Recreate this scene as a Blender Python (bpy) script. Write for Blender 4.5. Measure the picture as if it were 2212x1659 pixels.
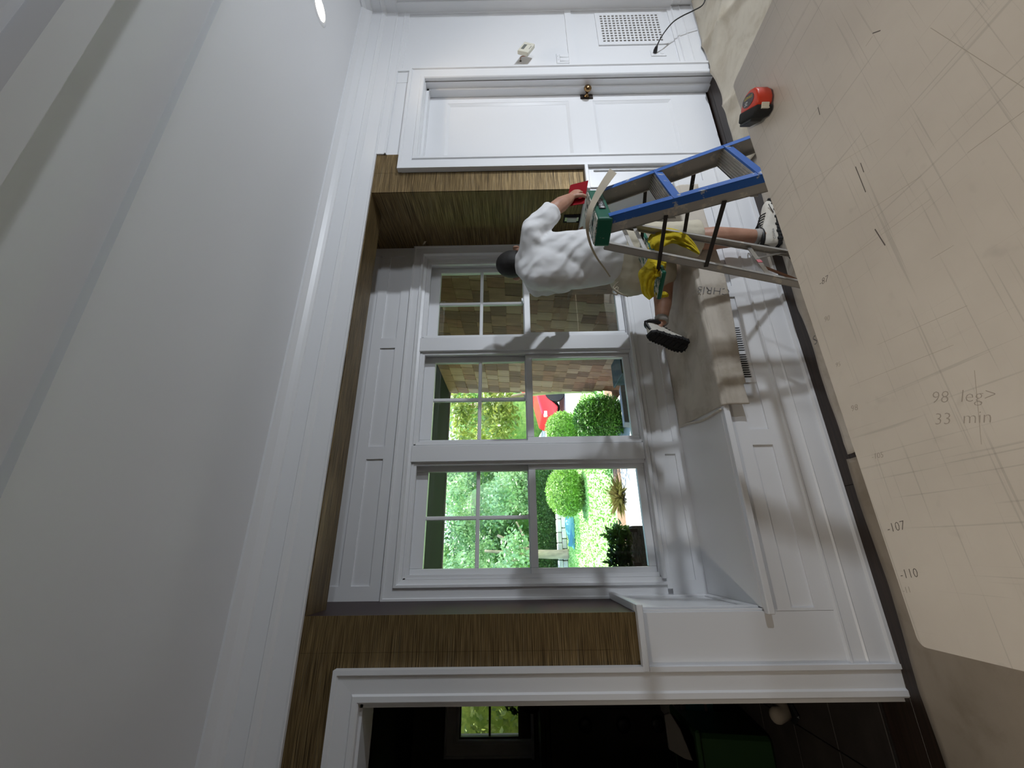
import bpy, bmesh, math, random
import numpy as np
from mathutils import Vector, Matrix, Euler
random.seed(7)
for o in list(bpy.data.objects): bpy.data.objects.remove(o, do_unlink=True)
SC = bpy.context.scene
COL = SC.collection
R = math.radians
# ------------------------------------------------------------------ camera
FPX = 880.0
CAM = Vector((0.0, -1.872, 1.44))
yaw, pitch, roll = R(22.1), R(0.35), 0.016
fw = Vector((math.sin(yaw)*math.cos(pitch), math.cos(yaw)*math.cos(pitch), math.sin(pitch)))
rt = Vector((math.cos(yaw), -math.sin(yaw), 0))
up = rt.cross(fw)
AU = rt*math.cos(roll) - up*math.sin(roll)      # picture-up of the turned camera (the room's right)
AW = AU.cross(fw)                               # room up
cd = bpy.data.cameras.new('camera'); cam = bpy.data.objects.new('camera', cd); COL.objects.link(cam)
cd.sensor_fit = 'HORIZONTAL'; cd.sensor_width = 36.0; cd.lens = FPX/2212*36.0
cd.clip_start = 0.02; cd.clip_end = 300
rot = Matrix((-AW, AU, -fw)).transposed()
cam.matrix_world = Matrix.Translation(CAM) @ rot.to_4x4()
SC.camera = cam
def at(x, y, t):                                # world point seen at a pixel, t metres deep
    return CAM + (AU*((1659-y)-829.5) - AW*(x-1106) + fw*FPX)*(t/FPX)
# ------------------------------------------------------------------ light
SC.view_settings.view_transform = 'Standard'
SC.view_settings.look = 'None'
SC.view_settings.exposure = 0.62
SC.view_settings.gamma = 1.0
SC.view_settings.use_curve_mapping = False
W = bpy.data.worlds.new('world'); SC.world = W; W.use_nodes = True
wn = W.node_tree; bg = wn.nodes['Background']
sky = wn.nodes.new('ShaderNodeTexSky'); sky.sky_type = 'NISHITA'; sky.sun_disc = False
sky.sun_elevation = R(55); sky.sun_rotation = R(120)
wn.links.new(sky.outputs[0], bg.inputs[0]); bg.inputs[1].default_value = 0.68
sd = bpy.data.lights.new('sun', 'SUN'); sun = bpy.data.objects.new('sun', sd); COL.objects.link(sun)
sd.energy = 12.5; sd.angle = R(0.6); sd.color = (1.0, 0.96, 0.88)
sun.rotation_euler = (-Vector((0.25, 0.35, 0.90))).to_track_quat('-Z', 'Y').to_euler()
WORK_A = Vector((3.16, -3.10, 1.25)); WORK_B = Vector((4.15, -2.80, 0.42))
POWER_A, POWER_B = 6.5, 15.5
# ------------------------------------------------------------------ helpers
class MB:
    def __init__(s): s.v = []; s.f = []
    def add(s, vs, fs, M=None):
        b = len(s.v)
        for p in vs:
            p = Vector(p); s.v.append(M @ p if M is not None else p)
        for f in fs: s.f.append([i+b for i in f])
        return s
    def box(s, x0, x1, y0, y1, z0, z1, M=None):
        vs = [(x0,y0,z0),(x1,y0,z0),(x1,y1,z0),(x0,y1,z0),(x0,y0,z1),(x1,y0,z1),(x1,y1,z1),(x0,y1,z1)]
        return s.add(vs, [(3,2,1,0),(4,5,6,7),(0,1,5,4),(1,2,6,5),(2,3,7,6),(3,0,4,7)], M)
    def bar(s, a, b, w, h, upv=(0,0,1)):        # rectangular bar from a to b
        a = Vector(a); b = Vector(b); d = (b-a).normalized(); sd_ = d.cross(Vector(upv)).normalized(); u = sd_.cross(d)
        vs = []
        for p in (a, b):
            for i, j in ((-1,-1),(1,-1),(1,1),(-1,1)): vs.append(p + sd_*(i*w/2) + u*(j*h/2))
        return s.add(vs, [(3,2,1,0),(4,5,6,7),(0,1,5,4),(1,2,6,5),(2,3,7,6),(3,0,4,7)])
    def prism(s, poly, a, b, axis='X', M=None): # polygon extruded along an axis
        n = len(poly); vs = []
        for k in (a, b):
            for (p, q) in poly:
                vs.append({'X': (k,p,q), 'Y': (p,k,q), 'Z': (p,q,k)}[axis])
        fs = [list(range(n))[::-1], [n+i for i in range(n)]] + [(i, (i+1) % n, n+(i+1) % n, n+i) for i in range(n)]
        return s.add(vs, fs, M)
    def tube(s, pts, rad, n=8, lat=None, asp=1.0, cap='flat'):
        pts = [Vector(p) for p in pts]; m = len(pts)
        rad = list(rad) if hasattr(rad, '__len__') else [rad]*m
        asp = list(asp) if hasattr(asp, '__len__') else [asp]*m
        P, Q, A, T = [], [], [], []
        for i in range(m):
            t = (pts[min(i+1, m-1)] - pts[max(i-1, 0)]).normalized()
            P.append(pts[i]); Q.append(rad[i]); A.append(asp[i]); T.append(t)
        if cap == 'round':
            pre = [(pts[0]-T[0]*rad[0]*k*(min(asp[0],1)), rad[0]*math.sqrt(max(0.02, 1-k*k)), asp[0], T[0]) for k in (0.97, 0.8, 0.45)]
            post = [(pts[-1]+T[-1]*rad[-1]*k*(min(asp[-1],1)), rad[-1]*math.sqrt(max(0.02, 1-k*k)), asp[-1], T[-1]) for k in (0.45, 0.8, 0.97)]
            P = [q[0] for q in pre]+P+[q[0] for q in post]; Q = [q[1] for q in pre]+Q+[q[1] for q in post]
            A = [q[2] for q in pre]+A+[q[2] for q in post]; T = [q[3] for q in pre]+T+[q[3] for q in post]
        vs = []; prev = Vector(lat) if lat is not None else None
        if prev is None:
            prev = T[0].cross(Vector((0,0,1)))
            if prev.length < 1e-3: prev = Vector((1,0,0))
        for p, r_, a_, t in zip(P, Q, A, T):
            sd_ = (prev - t*prev.dot(t)).normalized()
            if lat is None: prev = sd_
            u = t.cross(sd_)
            for k in range(n):
                g = 2*math.pi*k/n; vs.append(p + sd_*(r_*math.cos(g)) + u*(r_*a_*math.sin(g)))
        fs = []; L = len(P)
        for i in range(L-1):
            for k in range(n): fs.append((i*n+k, i*n+(k+1) % n, (i+1)*n+(k+1) % n, (i+1)*n+k))
        fs.append([k for k in range(n)][::-1]); fs.append([(L-1)*n+k for k in range(n)])
        return s.add(vs, fs)
    def lathe(s, prof, n=24, M=None):
        vs = []; fs = []; L = len(prof)
        for r_, z in prof:
            for k in range(n): g = 2*math.pi*k/n; vs.append((r_*math.cos(g), r_*math.sin(g), z))
        for i in range(L-1):
            for k in range(n): fs.append((i*n+k, i*n+(k+1) % n, (i+1)*n+(k+1) % n, (i+1)*n+k))
        fs.append([k for k in range(n)][::-1]); fs.append([(L-1)*n+k for k in range(n)])
        return s.add(vs, fs, M)
    def ell(s, c, rx, ry, rz, M=None, nu=20, nv=12):
        vs = []; fs = []; c = Vector(c)
        for j in range(1, nv):
            ph = math.pi*j/nv
            for i in range(nu):
                g = 2*math.pi*i/nu; p = Vector((rx*math.sin(ph)*math.cos(g), ry*math.sin(ph)*math.sin(g), rz*math.cos(ph)))
                vs.append((M.to_3x3() @ p if M is not None else p) + c)
        for j in range(nv-2):
            for i in range(nu): fs.append((j*nu+i, (j+1)*nu+i, (j+1)*nu+(i+1) % nu, j*nu+(i+1) % nu))
        p = Vector((0,0,rz)); q = M.to_3x3() @ p if M is not None else p
        vs += [c+q, c-q]; a, b = len(vs)-2, len(vs)-1
        for i in range(nu): fs.append((a, i, (i+1) % nu)); fs.append((b, (nv-2)*nu+(i+1) % nu, (nv-2)*nu+i))
        return s.add(vs, fs)
    def grid(s, fn, nu, nv, closed=False):
        vs = []; fs = []
        for j in range(nv+1):
            for i in range(nu+1): vs.append(fn(i/nu, j/nv))
        for j in range(nv):
            for i in range(nu): fs.append((j*(nu+1)+i, j*(nu+1)+i+1, (j+1)*(nu+1)+i+1, (j+1)*(nu+1)+i))
        return s.add(vs, fs)
    def build(s, name, m, parent=None, smooth=False, bevel=0.0, seg=1, **tags):
        me = bpy.data.meshes.new(name)
        me.from_pydata([tuple(p) for p in s.v], [], s.f)
        me.materials.append(m)
        return finish(name, me, parent, smooth, bevel, seg, **tags)
def shade(me):
    me.polygons.foreach_set('use_smooth', [True]*len(me.polygons)); me.update()
def finish(name, me, parent=None, smooth=False, bevel=0.0, seg=1, **tags):
    bm = bmesh.new(); bm.from_mesh(me); bmesh.ops.recalc_face_normals(bm, faces=bm.faces); bm.to_mesh(me); bm.free()
    o = bpy.data.objects.new(name, me); COL.objects.link(o)
    if parent is not None:
        o.parent = parent; o.matrix_parent_inverse = WM(parent).inverted()
    else:
        n = len(me.vertices); co = np.empty(n*3); me.vertices.foreach_get('co', co); co = co.reshape(-1, 3)
        c = Vector(((co[:,0].min()+co[:,0].max())/2, (co[:,1].min()+co[:,1].max())/2, co[:,2].min()))
        me.transform(Matrix.Translation(-c)); o.location = c
    if smooth: shade(me)
    if bevel > 0:
        b = o.modifiers.new('bevel', 'BEVEL'); b.width = bevel; b.segments = seg; b.limit_method = 'ANGLE'; b.angle_limit = R(40)
        b.harden_normals = False
    tag(o, **tags)
    return o
def WM(o):
    m = Matrix.LocRotScale(o.location, o.rotation_euler, o.scale)
    if o.parent: m = WM(o.parent) @ o.matrix_parent_inverse @ m
    return m
def tag(o, label=None, cat=None, group=None, kind=None):
    if label: o['label'] = label
    if cat: o['category'] = cat
    if group: o['group'] = group
    if kind: o['kind'] = kind
    return o
def thing(name, loc, label=None, cat=None, group=None, kind=None):
    o = bpy.data.objects.new(name, None); COL.objects.link(o); o.location = Vector(loc); o.empty_display_size = 0.1
    return tag(o, label, cat, group, kind)
ST = dict(kind='structure')
def bx(name, m, parent, x0, x1, y0, y1, z0, z1, bevel=0.0, **t):
    return MB().box(x0,x1,y0,y1,z0,z1).build(name, m, parent, bevel=bevel, **t)
def text(body, size, M, m, name, parent, ext=0.0004, align='CENTER', thin=0.0, shear=0.0):
    cu = bpy.data.curves.new(name, 'FONT'); cu.body = body; cu.size = size; cu.extrude = ext; cu.align_x = align; cu.align_y = 'CENTER'
    cu.resolution_u = 2; cu.offset = -thin*size; cu.shear = shear
    o = bpy.data.objects.new(name+'_curve', cu); COL.objects.link(o)
    bpy.context.view_layer.update()
    me = bpy.data.meshes.new_from_object(o.evaluated_get(bpy.context.evaluated_depsgraph_get()))
    bpy.data.objects.remove(o, do_unlink=True); bpy.data.curves.remove(cu)
    me.transform(M); me.materials.clear(); me.materials.append(m); me.name = name
    o = bpy.data.objects.new(name, me); COL.objects.link(o)
    o.parent = parent; o.matrix_parent_inverse = WM(parent).inverted()
    return o
def frame(o, xa, ya):                           # matrix with given x and y axes at o
    xa = Vector(xa).normalized(); ya = Vector(ya); za = xa.cross(ya).normalized(); ya = za.cross(xa)
    return Matrix.Translation(Vector(o)) @ Matrix((xa, ya, za)).transposed().to_4x4()
# ------------------------------------------------------------------ materials
def nm(name):
    m = bpy.data.materials.new(name); m.use_nodes = True; nt = m.node_tree
    return m, nt, nt.nodes['Principled BSDF']
def noise(nt, scale=(1,1,1), detail=3.0, rough=0.55, dist=0.0, loc=(0,0,0), rotz=0.0):
    tc = nt.nodes.new('ShaderNodeTexCoord'); mp = nt.nodes.new('ShaderNodeMapping'); no = nt.nodes.new('ShaderNodeTexNoise')
    mp.inputs['Scale'].default_value = scale; mp.inputs['Location'].default_value = loc; mp.inputs['Rotation'].default_value = (0,0,rotz)
    nt.links.new(tc.outputs['Object'], mp.inputs[0]); nt.links.new(mp.outputs[0], no.inputs['Vector'])
    no.inputs['Scale'].default_value = 1.0; no.inputs['Detail'].default_value = detail; no.inputs['Roughness'].default_value = rough
    no.inputs['Distortion'].default_value = dist
    return no.outputs['Fac']
def ramp(nt, fac, stops):
    r = nt.nodes.new('ShaderNodeValToRGB'); el = r.color_ramp.elements
    while len(el) < len(stops): el.new(0.5)
    for e, (p, c) in zip(el, stops):
        e.position = p; e.color = (c[0], c[1], c[2], 1) if hasattr(c, '__len__') else (c, c, c, 1)
    nt.links.new(fac, r.inputs[0]); return r.outputs[0]
def mix(nt, fac, a, b, mode='MIX'):
    n = nt.nodes.new('ShaderNodeMix'); n.data_type = 'RGBA'; n.blend_type = mode
    for sock, v in ((n.inputs[0], fac), (n.inputs[6], a), (n.inputs[7], b)):
        if hasattr(v, 'is_linked'): nt.links.new(v, sock)
        elif hasattr(v, '__len__'): sock.default_value = (v[0], v[1], v[2], 1)
        else: sock.default_value = v
    return n.outputs[2]
def bump(nt, bs, h, strength=0.3, dist=0.002):
    b = nt.nodes.new('ShaderNodeBump'); b.inputs['Strength'].default_value = strength; b.inputs['Distance'].default_value = dist
    nt.links.new(h, b.inputs['Height']); nt.links.new(b.outputs[0], bs.inputs['Normal'])
def plain(name, c, rough=0.5, metal=0.0, var=0.0, vs=(8,8,8), bmp=0.0, bs_=(60,60,60), bd=0.001, spec=None):
    m, nt, b = nm(name)
    b.inputs['Base Color'].default_value = (*c, 1); b.inputs['Roughness'].default_value = rough; b.inputs['Metallic'].default_value = metal
    if spec is not None: b.inputs['Specular IOR Level'].default_value = spec
    if var > 0:
        f = noise(nt, vs, 4.0)
        col = ramp(nt, f, [(0.25, [x*(1-var) for x in c]), (0.75, [min(1, x*(1+var)) for x in c])])
        nt.links.new(col, b.inputs['Base Color'])
    if bmp > 0: bump(nt, b, noise(nt, bs_, 3.0), bmp, bd)
    return m
white = plain('white_paint', (0.80, 0.81, 0.83), 0.32, bmp=0.04, bs_=(25,25,25), bd=0.002)
ceilw = plain('ceiling_paint', (0.78, 0.79, 0.81), 0.75, bmp=0.05, bs_=(40,40,40), bd=0.001)
def grass_mat(name, sc):
    m, nt, b = nm(name)
    th = noise(nt, sc, 2.0, 0.6)
    fine = noise(nt, tuple(x*2.3 for x in sc), 2.0, 0.6, loc=(3,1,2))
    c = ramp(nt, th, [(0.30, (0.040,0.027,0.014)), (0.45, (0.155,0.104,0.045)), (0.58, (0.345,0.240,0.108)), (0.72, (0.120,0.117,0.100))])
    c2 = ramp(nt, fine, [(0.35, 0.35), (0.62, 1.15)])
    nt.links.new(mix(nt, 1.0, c, c2, 'MULTIPLY'), b.inputs['Base Color'])
    b.inputs['Roughness'].default_value = 0.42; b.inputs['Metallic'].default_value = 0.45; b.inputs['Specular IOR Level'].default_value = 0.25
    bump(nt, b, fine, 0.5, 0.0012)
    return m
grass = grass_mat('grasscloth_wallpaper', (3.5, 3.5, 400))
grass_soff = grass_mat('grasscloth_wallpaper_overhead', (3.5, 400, 3.5))
def canvas_mat(name, c, stain):
    m, nt, b = nm(name)
    f = noise(nt, (5,5,5), 5.0, 0.6, 0.4); w = noise(nt, (420,420,420), 1.0)
    col = ramp(nt, f, [(0.33, stain), (0.50, c), (0.72, [min(1, x*1.08) for x in c])])
    nt.links.new(col, b.inputs['Base Color']); b.inputs['Roughness'].default_value = 0.9
    bump(nt, b, w, 0.25, 0.001); return m
canvas = canvas_mat('canvas_grey', (0.56,0.51,0.44), (0.42,0.37,0.30))
canvas2 = canvas_mat('canvas_cream', (0.62,0.57,0.47), (0.50,0.44,0.34))
canvas3 = canvas_mat('canvas_brown', (0.34,0.29,0.23), (0.28,0.235,0.18))
def table_mat():
    m, nt, b = nm('worn_table_laminate')
    f = noise(nt, (3.5,3.5,3.5), 5.0, 0.6)
    col = ramp(nt, f, [(0.3, (0.46,0.43,0.39)), (0.7, (0.54,0.51,0.465))])
    for (sc, rz, lo, hi, dk) in (((3,190,1), 0.0, 0.63, 0.69, 0.84), ((150,2.2,1), 0.04, 0.64, 0.70, 0.84), ((2.2,120,1), 0.55, 0.70, 0.75, 0.80), ((3,140,1), -0.5, 0.71, 0.76, 0.82), ((22,22,1), 0.0, 0.68, 0.80, 0.88)):
        l = ramp(nt, noise(nt, sc, 2.0, 0.5, 0.0, (sc[0]*.37, 1.7, 0), rz), [(lo, 1.0), (hi, dk)])
        col = mix(nt, 1.0, col, l, 'MULTIPLY')
    nt.links.new(col, b.inputs['Base Color']); b.inputs['Roughness'].default_value = 0.42
    return m
tablem = table_mat()
ply = plain('raw_board_edge', (0.30,0.23,0.15), 0.8, var=0.25, vs=(30,30,200))
pencil = plain('pencil_mark', (0.09,0.08,0.075), 0.7)
pencil2 = plain('faint_pencil_mark', (0.30,0.27,0.24), 0.7)
ink = plain('marker_ink', (0.10,0.10,0.11), 0.8)
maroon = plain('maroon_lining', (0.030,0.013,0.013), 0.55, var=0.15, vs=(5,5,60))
pencil3 = plain('worn_score_line', (0.36,0.33,0.29), 0.6)
def wood_floor():
    m, nt, b = nm('dark_floor_boards')
    g = noise(nt, (3, 90, 3), 4.0); c = ramp(nt, g, [(0.3, (0.012,0.007,0.005)), (0.7, (0.045,0.027,0.019))])
    nt.links.new(c, b.inputs['Base Color']); b.inputs['Roughness'].default_value = 0.45
    bump(nt, b, g, 0.1, 0.001); return m
floorm = wood_floor()
def chips(name, c, chip, lo, hi, rough, metal=0.0, sc=(40,40,40), chipmetal=0.0):
    m, nt, b = nm(name)
    f = ramp(nt, noise(nt, sc, 5.0, 0.65), [(lo, 0.0), (hi, 1.0)])
    nt.links.new(mix(nt, f, c, chip), b.inputs['Base Color'])
    b.inputs['Roughness'].default_value = rough; b.inputs['Metallic'].default_value = metal
    if metal > 0:
        r = nt.nodes.new('ShaderNodeMath'); r.operation = 'MULTIPLY_ADD'; nt.links.new(f, r.inputs[0]); r.inputs[1].default_value = -metal; r.inputs[2].default_value = metal
        nt.links.new(r.outputs[0], b.inputs['Metallic'])
    return m
alu = chips('spattered_aluminium', (0.46,0.445,0.42), (0.62,0.57,0.49), 0.57, 0.64, 0.45, 0.45, (16,16,16))
alu_d = chips('dark_spattered_steel', (0.035,0.030,0.027), (0.30,0.26,0.21), 0.66, 0.71, 0.5, 0.3, (22,22,22))
blue = chips('chipped_blue_paint', (0.025,0.125,0.46), (0.42,0.45,0.48), 0.62, 0.66, 0.45, 0.0, (20,20,20))
green = chips('green_plastic', (0.006,0.125,0.075), (0.55,0.52,0.44), 0.64, 0.68, 0.35, 0.0, (30,30,30))
greentop = chips('paint_spattered_green_plastic', (0.010,0.10,0.065), (0.62,0.58,0.50), 0.44, 0.52, 0.5, 0.0, (45,45,45))
black = plain('black_plastic', (0.012,0.012,0.013), 0.45)
rubber = plain('black_rubber', (0.010,0.010,0.011), 0.75, bmp=0.3, bs_=(90,90,90))
redplast = plain('red_plastic', (0.62,0.050,0.020), 0.38, bmp=0.1, bs_=(300,300,300))
redscrap = plain('dark_red_plastic', (0.24,0.003,0.008), 0.6, spec=0.05)
steel = plain('bright_steel', (0.62,0.61,0.58), 0.3, 0.9)
brass = plain('aged_brass', (0.30,0.19,0.09), 0.22, 1.0)
bronze = plain('dark_bronze', (0.030,0.022,0.018), 0.45, 0.6, bmp=0.4, bs_=(120,120,120))
cream = plain('cream_plastic', (0.70,0.68,0.58), 0.4)
wplast = plain('white_plastic', (0.80,0.81,0.83), 0.3)
lcd = plain('display_grey', (0.16,0.17,0.15), 0.2)
dark = plain('dark_void', (0.006,0.006,0.006), 0.9)
yellow = plain('yellow_terry', (0.60,0.46,0.012), 0.95, var=0.18, vs=(30,30,30), bmp=0.7, bs_=(260,260,260), bd=0.003)
paper = plain('paper_strip', (0.50,0.44,0.34), 0.8)
def skin_mat():
    m, nt, b = nm('skin')
    f = noise(nt, (18,18,18), 4.0)
    nt.links.new(ramp(nt, f, [(0.3, (0.40,0.205,0.135)), (0.7, (0.50,0.275,0.190))]), b.inputs['Base Color'])
    b.inputs['Roughness'].default_value = 0.5; b.inputs['Subsurface Weight'].default_value = 0.06
    b.inputs['Subsurface Radius'].default_value = (0.01,0.004,0.002)
    bump(nt, b, noise(nt, (160,160,160), 3.0), 0.15, 0.001); return m
skin = skin_mat()
hairm = plain('black_hair', (0.010,0.008,0.007), 0.6, bmp=0.6, bs_=(400,400,400), bd=0.002)
def cotton_mat():
    m, nt, b = nm('white_cotton'); b.inputs['Base Color'].default_value = (0.80,0.80,0.81,1); b.inputs['Roughness'].default_value = 0.9
    tc = nt.nodes.new('ShaderNodeTexCoord'); mp = nt.nodes.new('ShaderNodeMapping'); mp.inputs['Rotation'].default_value = (0.5,0.6,0.4)
    w = nt.nodes.new('ShaderNodeTexWave'); w.wave_type = 'BANDS'; w.inputs['Scale'].default_value = 4.2; w.inputs['Distortion'].default_value = 7.0; w.inputs['Detail'].default_value = 2.0; w.inputs['Detail Scale'].default_value = 1.2
    nt.links.new(tc.outputs['Object'], mp.inputs[0]); nt.links.new(mp.outputs[0], w.inputs['Vector'])
    bump(nt, b, w.outputs['Fac'], 0.55, 0.012); return m
cotton = cotton_mat()
khaki = plain('cream_canvas_cloth', (0.60,0.55,0.43), 0.9, var=0.07, vs=(10,10,10), bmp=0.3, bs_=(14,14,8), bd=0.02)
shoew = plain('off_white_leather', (0.68,0.65,0.58), 0.6, var=0.08, vs=(40,40,40))
leaf_stops = lambda a, b_: [(0.30, a), (0.70, b_)]
def leaf_mat(name, a, b_, sc=6.0, trans=0.25):
    m, nt, b = nm(name)
    c = ramp(nt, noise(nt, (sc,sc,sc), 4.0, 0.7), leaf_stops(a, b_))
    nt.links.new(c, b.inputs['Base Color']); b.inputs['Roughness'].default_value = 0.5
    tr = nt.nodes.new('ShaderNodeBsdfTranslucent'); nt.links.new(c, tr.inputs[0])
    mx = nt.nodes.new('ShaderNodeMixShader'); mx.inputs[0].default_value = trans
    nt.links.new(b.outputs[0], mx.inputs[1]); nt.links.new(tr.outputs[0], mx.inputs[2]); nt.links.new(mx.outputs[0], nt.nodes['Material Output'].inputs[0])
    return m
leafA = leaf_mat('leaf_fresh', (0.07,0.20,0.03), (0.30,0.52,0.10))
leafB = leaf_mat('leaf_bluish', (0.10,0.24,0.09), (0.42,0.60,0.32), 3.0)
leafC = leaf_mat('leaf_yellowish', (0.09,0.18,0.03), (0.50,0.55,0.12), 5.0)
leafD = leaf_mat('leaf_dark', (0.018,0.07,0.016), (0.09,0.20,0.04))
leafE = leaf_mat('leaf_box', (0.10,0.24,0.03), (0.34,0.56,0.12), 12.0)
bark = plain('pale_bark', (0.36,0.29,0.20), 0.9, var=0.4, vs=(9,9,3), bmp=0.5, bs_=(30,30,12), bd=0.02)
def glass_mat():
    m = bpy.data.materials.new('window_glass'); m.use_nodes = True; nt = m.node_tree; nt.nodes.clear()
    o = nt.nodes.new('ShaderNodeOutputMaterial'); t = nt.nodes.new('ShaderNodeBsdfTransparent'); g = nt.nodes.new('ShaderNodeBsdfGlossy')
    f = nt.nodes.new('ShaderNodeFresnel'); mx = nt.nodes.new('ShaderNodeMixShader')
    t.inputs[0].default_value = (0.93,0.95,0.94,1); g.inputs['Roughness'].default_value = 0.0; f.inputs[0].default_value = 1.5
    nt.links.new(f.outputs[0], mx.inputs[0]); nt.links.new(t.outputs[0], mx.inputs[1]); nt.links.new(g.outputs[0], mx.inputs[2]); nt.links.new(mx.outputs[0], o.inputs[0])
    return m
glassm = glass_mat()
def emit(name, c, s):
    m = bpy.data.materials.new(name); m.use_nodes = True; b = m.node_tree.nodes['Principled BSDF']
    b.inputs['Base Color'].default_value = (*c, 1); b.inputs['Emission Color'].default_value = (*c, 1); b.inputs['Emission Strength'].default_value = s
    return m
lampglow = emit('lamp_glass', (1.0,0.90,0.72), 9.0)
# ------------------------------------------------------------------ the room shell
def struct(name, mb, m, parent=None, **k):
    if parent is None: k['kind'] = 'structure'
    return mb.build(name, m, parent, **k)
floor = struct('floor', MB().box(-4,6,-5,0.14,-0.15,-0.012).box(-1.5,-0.53,0.0,0.14,-0.014,-0.011), floorm)
pl = []
for r in range(7):                                              # boards along the wall
    y0 = 0.14-0.083*(r+1); x = -1.55+0.37*(r % 3)
    while x < 4.2:
        L = 1.05+0.3*((r*7+int(x*10)) % 3)
        if y0 > -0.01 and not (x+L < -0.52 or x > 2.3): x += L; continue
        x1 = min(x+L-0.0015, 4.2)
        if y0 > -0.01 and x1 > -0.53 and x < 0: x1 = -0.535
        if y0 > -0.01 and x > 2.3: x = max(x, 2.35); x1 = min(x1, 3.08)
        if x1 > x+0.05: bx('plank', floorm, floor, x, x1, y0, y0+0.0815, -0.012, 0.0, bevel=0.001)
        x += L
struct('ceiling', MB().box(-4,4.05,-0.972,0.0,2.56,2.75), ceilw)
struct('ceiling_tray', MB().box(-4,6,-1.36,-0.972,2.592,2.75), ceilw)
struct('ceiling_near', MB().box(-4,6,-5,-1.42,2.72,2.75).box(4.05,6,-1.36,0.0,2.56,2.75), ceilw)
struct('ceiling_beam', MB().box(-4,6,-1.42,-1.36,2.32,2.75).prism([(-1.42,2.40),(-1.435,2.40),(-1.445,2.415),(-1.44,2.44),(-1.455,2.48),(-1.48,2.52),(-1.50,2.54),(-1.50,2.72),(-1.42,2.72)], -4, 6), ceilw)
# papered blocks left and right of the window recess
wl = struct('wall_back_left', MB().box(-0.53,-0.242,0.002,0.66,0,2.56).box(-4,-0.53,0.002,0.14,2.045,2.56).box(-4,-1.40,0.002,0.14,0,2.045), grass)
bx('wallpaper_strip', grass, wl, -0.368,-0.240, 0.0,0.0021, 0.96,2.32)
bx('wallpaper_strip', grass, wl, -0.53,-0.3685, 0.0008,0.0021, 0.96,2.32)
bx('wallpaper_strip', grass, wl, -1.36,-0.53, 0.0008,0.0021, 2.05,2.32)
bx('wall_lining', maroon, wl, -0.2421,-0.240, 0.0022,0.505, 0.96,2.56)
wr = struct('wall_back_right', MB().box(2.047,2.337,0.002,0.66,0,2.56).box(2.337,3.09,0.002,0.66,2.05,2.56).box(3.09,4.05,0.0,0.66,0,2.56), white)
bx('wallpaper_strip', grass, wr, 2.045,2.21, 0.0,0.0021, 0.97,2.32)
bx('wallpaper_strip', grass, wr, 2.21,2.371, -0.0006,0.0021, 2.13,2.32)
bx('wallpaper_strip', grass, wr, 2.045,2.0471, 0.0,0.505, 0.97,2.56)
wh = struct('wall_recess_header', MB().box(-0.242,2.047,0.002,0.19,2.302,2.56), grass)
bx('wallpaper_strip', grass_soff, wh, -0.242,0.90, 0.0,0.19, 2.300,2.3021)
bx('wallpaper_strip', grass_soff, wh, 0.9005,2.047, 0.0,0.19, 2.3003,2.3021)
struct('ceiling_recess', MB().box(-0.242,2.047,0.19,0.66,2.56,2.75), white)
# right return wall with framed panel
wrt = struct('wall_right', MB().box(3.932,4.06,-0.45,0.0,0,2.56), white)
fr = MB().box(3.920,3.933,-0.075,0.0,0.17,2.36).box(3.920,3.933,-0.45,-0.36,0.17,2.36).box(3.920,3.933,-0.36,-0.075,2.30,2.36).box(3.920,3.933,-0.36,-0.075,0.97,1.05)
fr.build('panel_frame', white, wrt, bevel=0.002)
bx('panel', white, wrt, 3.928,3.934,-0.345,-0.09,1.07,2.285); bx('panel', white, wrt, 3.928,3.934,-0.345,-0.09,0.20,0.955)
struct('wall_far_sides', MB().box(-4.1,-4,-5,0.14,0,2.75).box(6,6.1,-5,0.7,0,2.75).box(-4,6,-5.1,-5,0,2.75).box(4.05,6,0.0,0.7,0,2.75), plain('beige_wall_paint', (0.56,0.50,0.43), 0.7))
struct('roof', MB().box(-4.6,6.6,-5.4,0.70,2.75,2.95).box(-4.6,-0.38,0.70,2.75,2.75,2.95), dark)  # unseen slab put over the rooms to block sun and sky
# crown moulding on the back wall and the right return
cp = [(0,2.305),(-0.014,2.305),(-0.017,2.309),(-0.014,2.318),(-0.014,2.395),(-0.020,2.398),(-0.030,2.408),(-0.034,2.424),(-0.028,2.430),(-0.030,2.496),(-0.040,2.500),(-0.050,2.512),(-0.062,2.532),(-0.084,2.546),(-0.092,2.550),(-0.092,2.562),(0,2.562)]
struct('trim_crown', MB().prism(cp, -4, 3.932), white)
struct('trim_crown_return', MB().prism([(3.932+a, b) for a, b in cp], -0.45, 0.0, 'Y'), white)
struct('trim_frieze', MB().box(2.372,3.932,-0.008,0.0,2.250,2.306).prism([(-0.008,2.258),(-0.014,2.254),(-0.014,2.246),(0,2.244),(0,2.258)], 2.372, 3.932), white)
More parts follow.
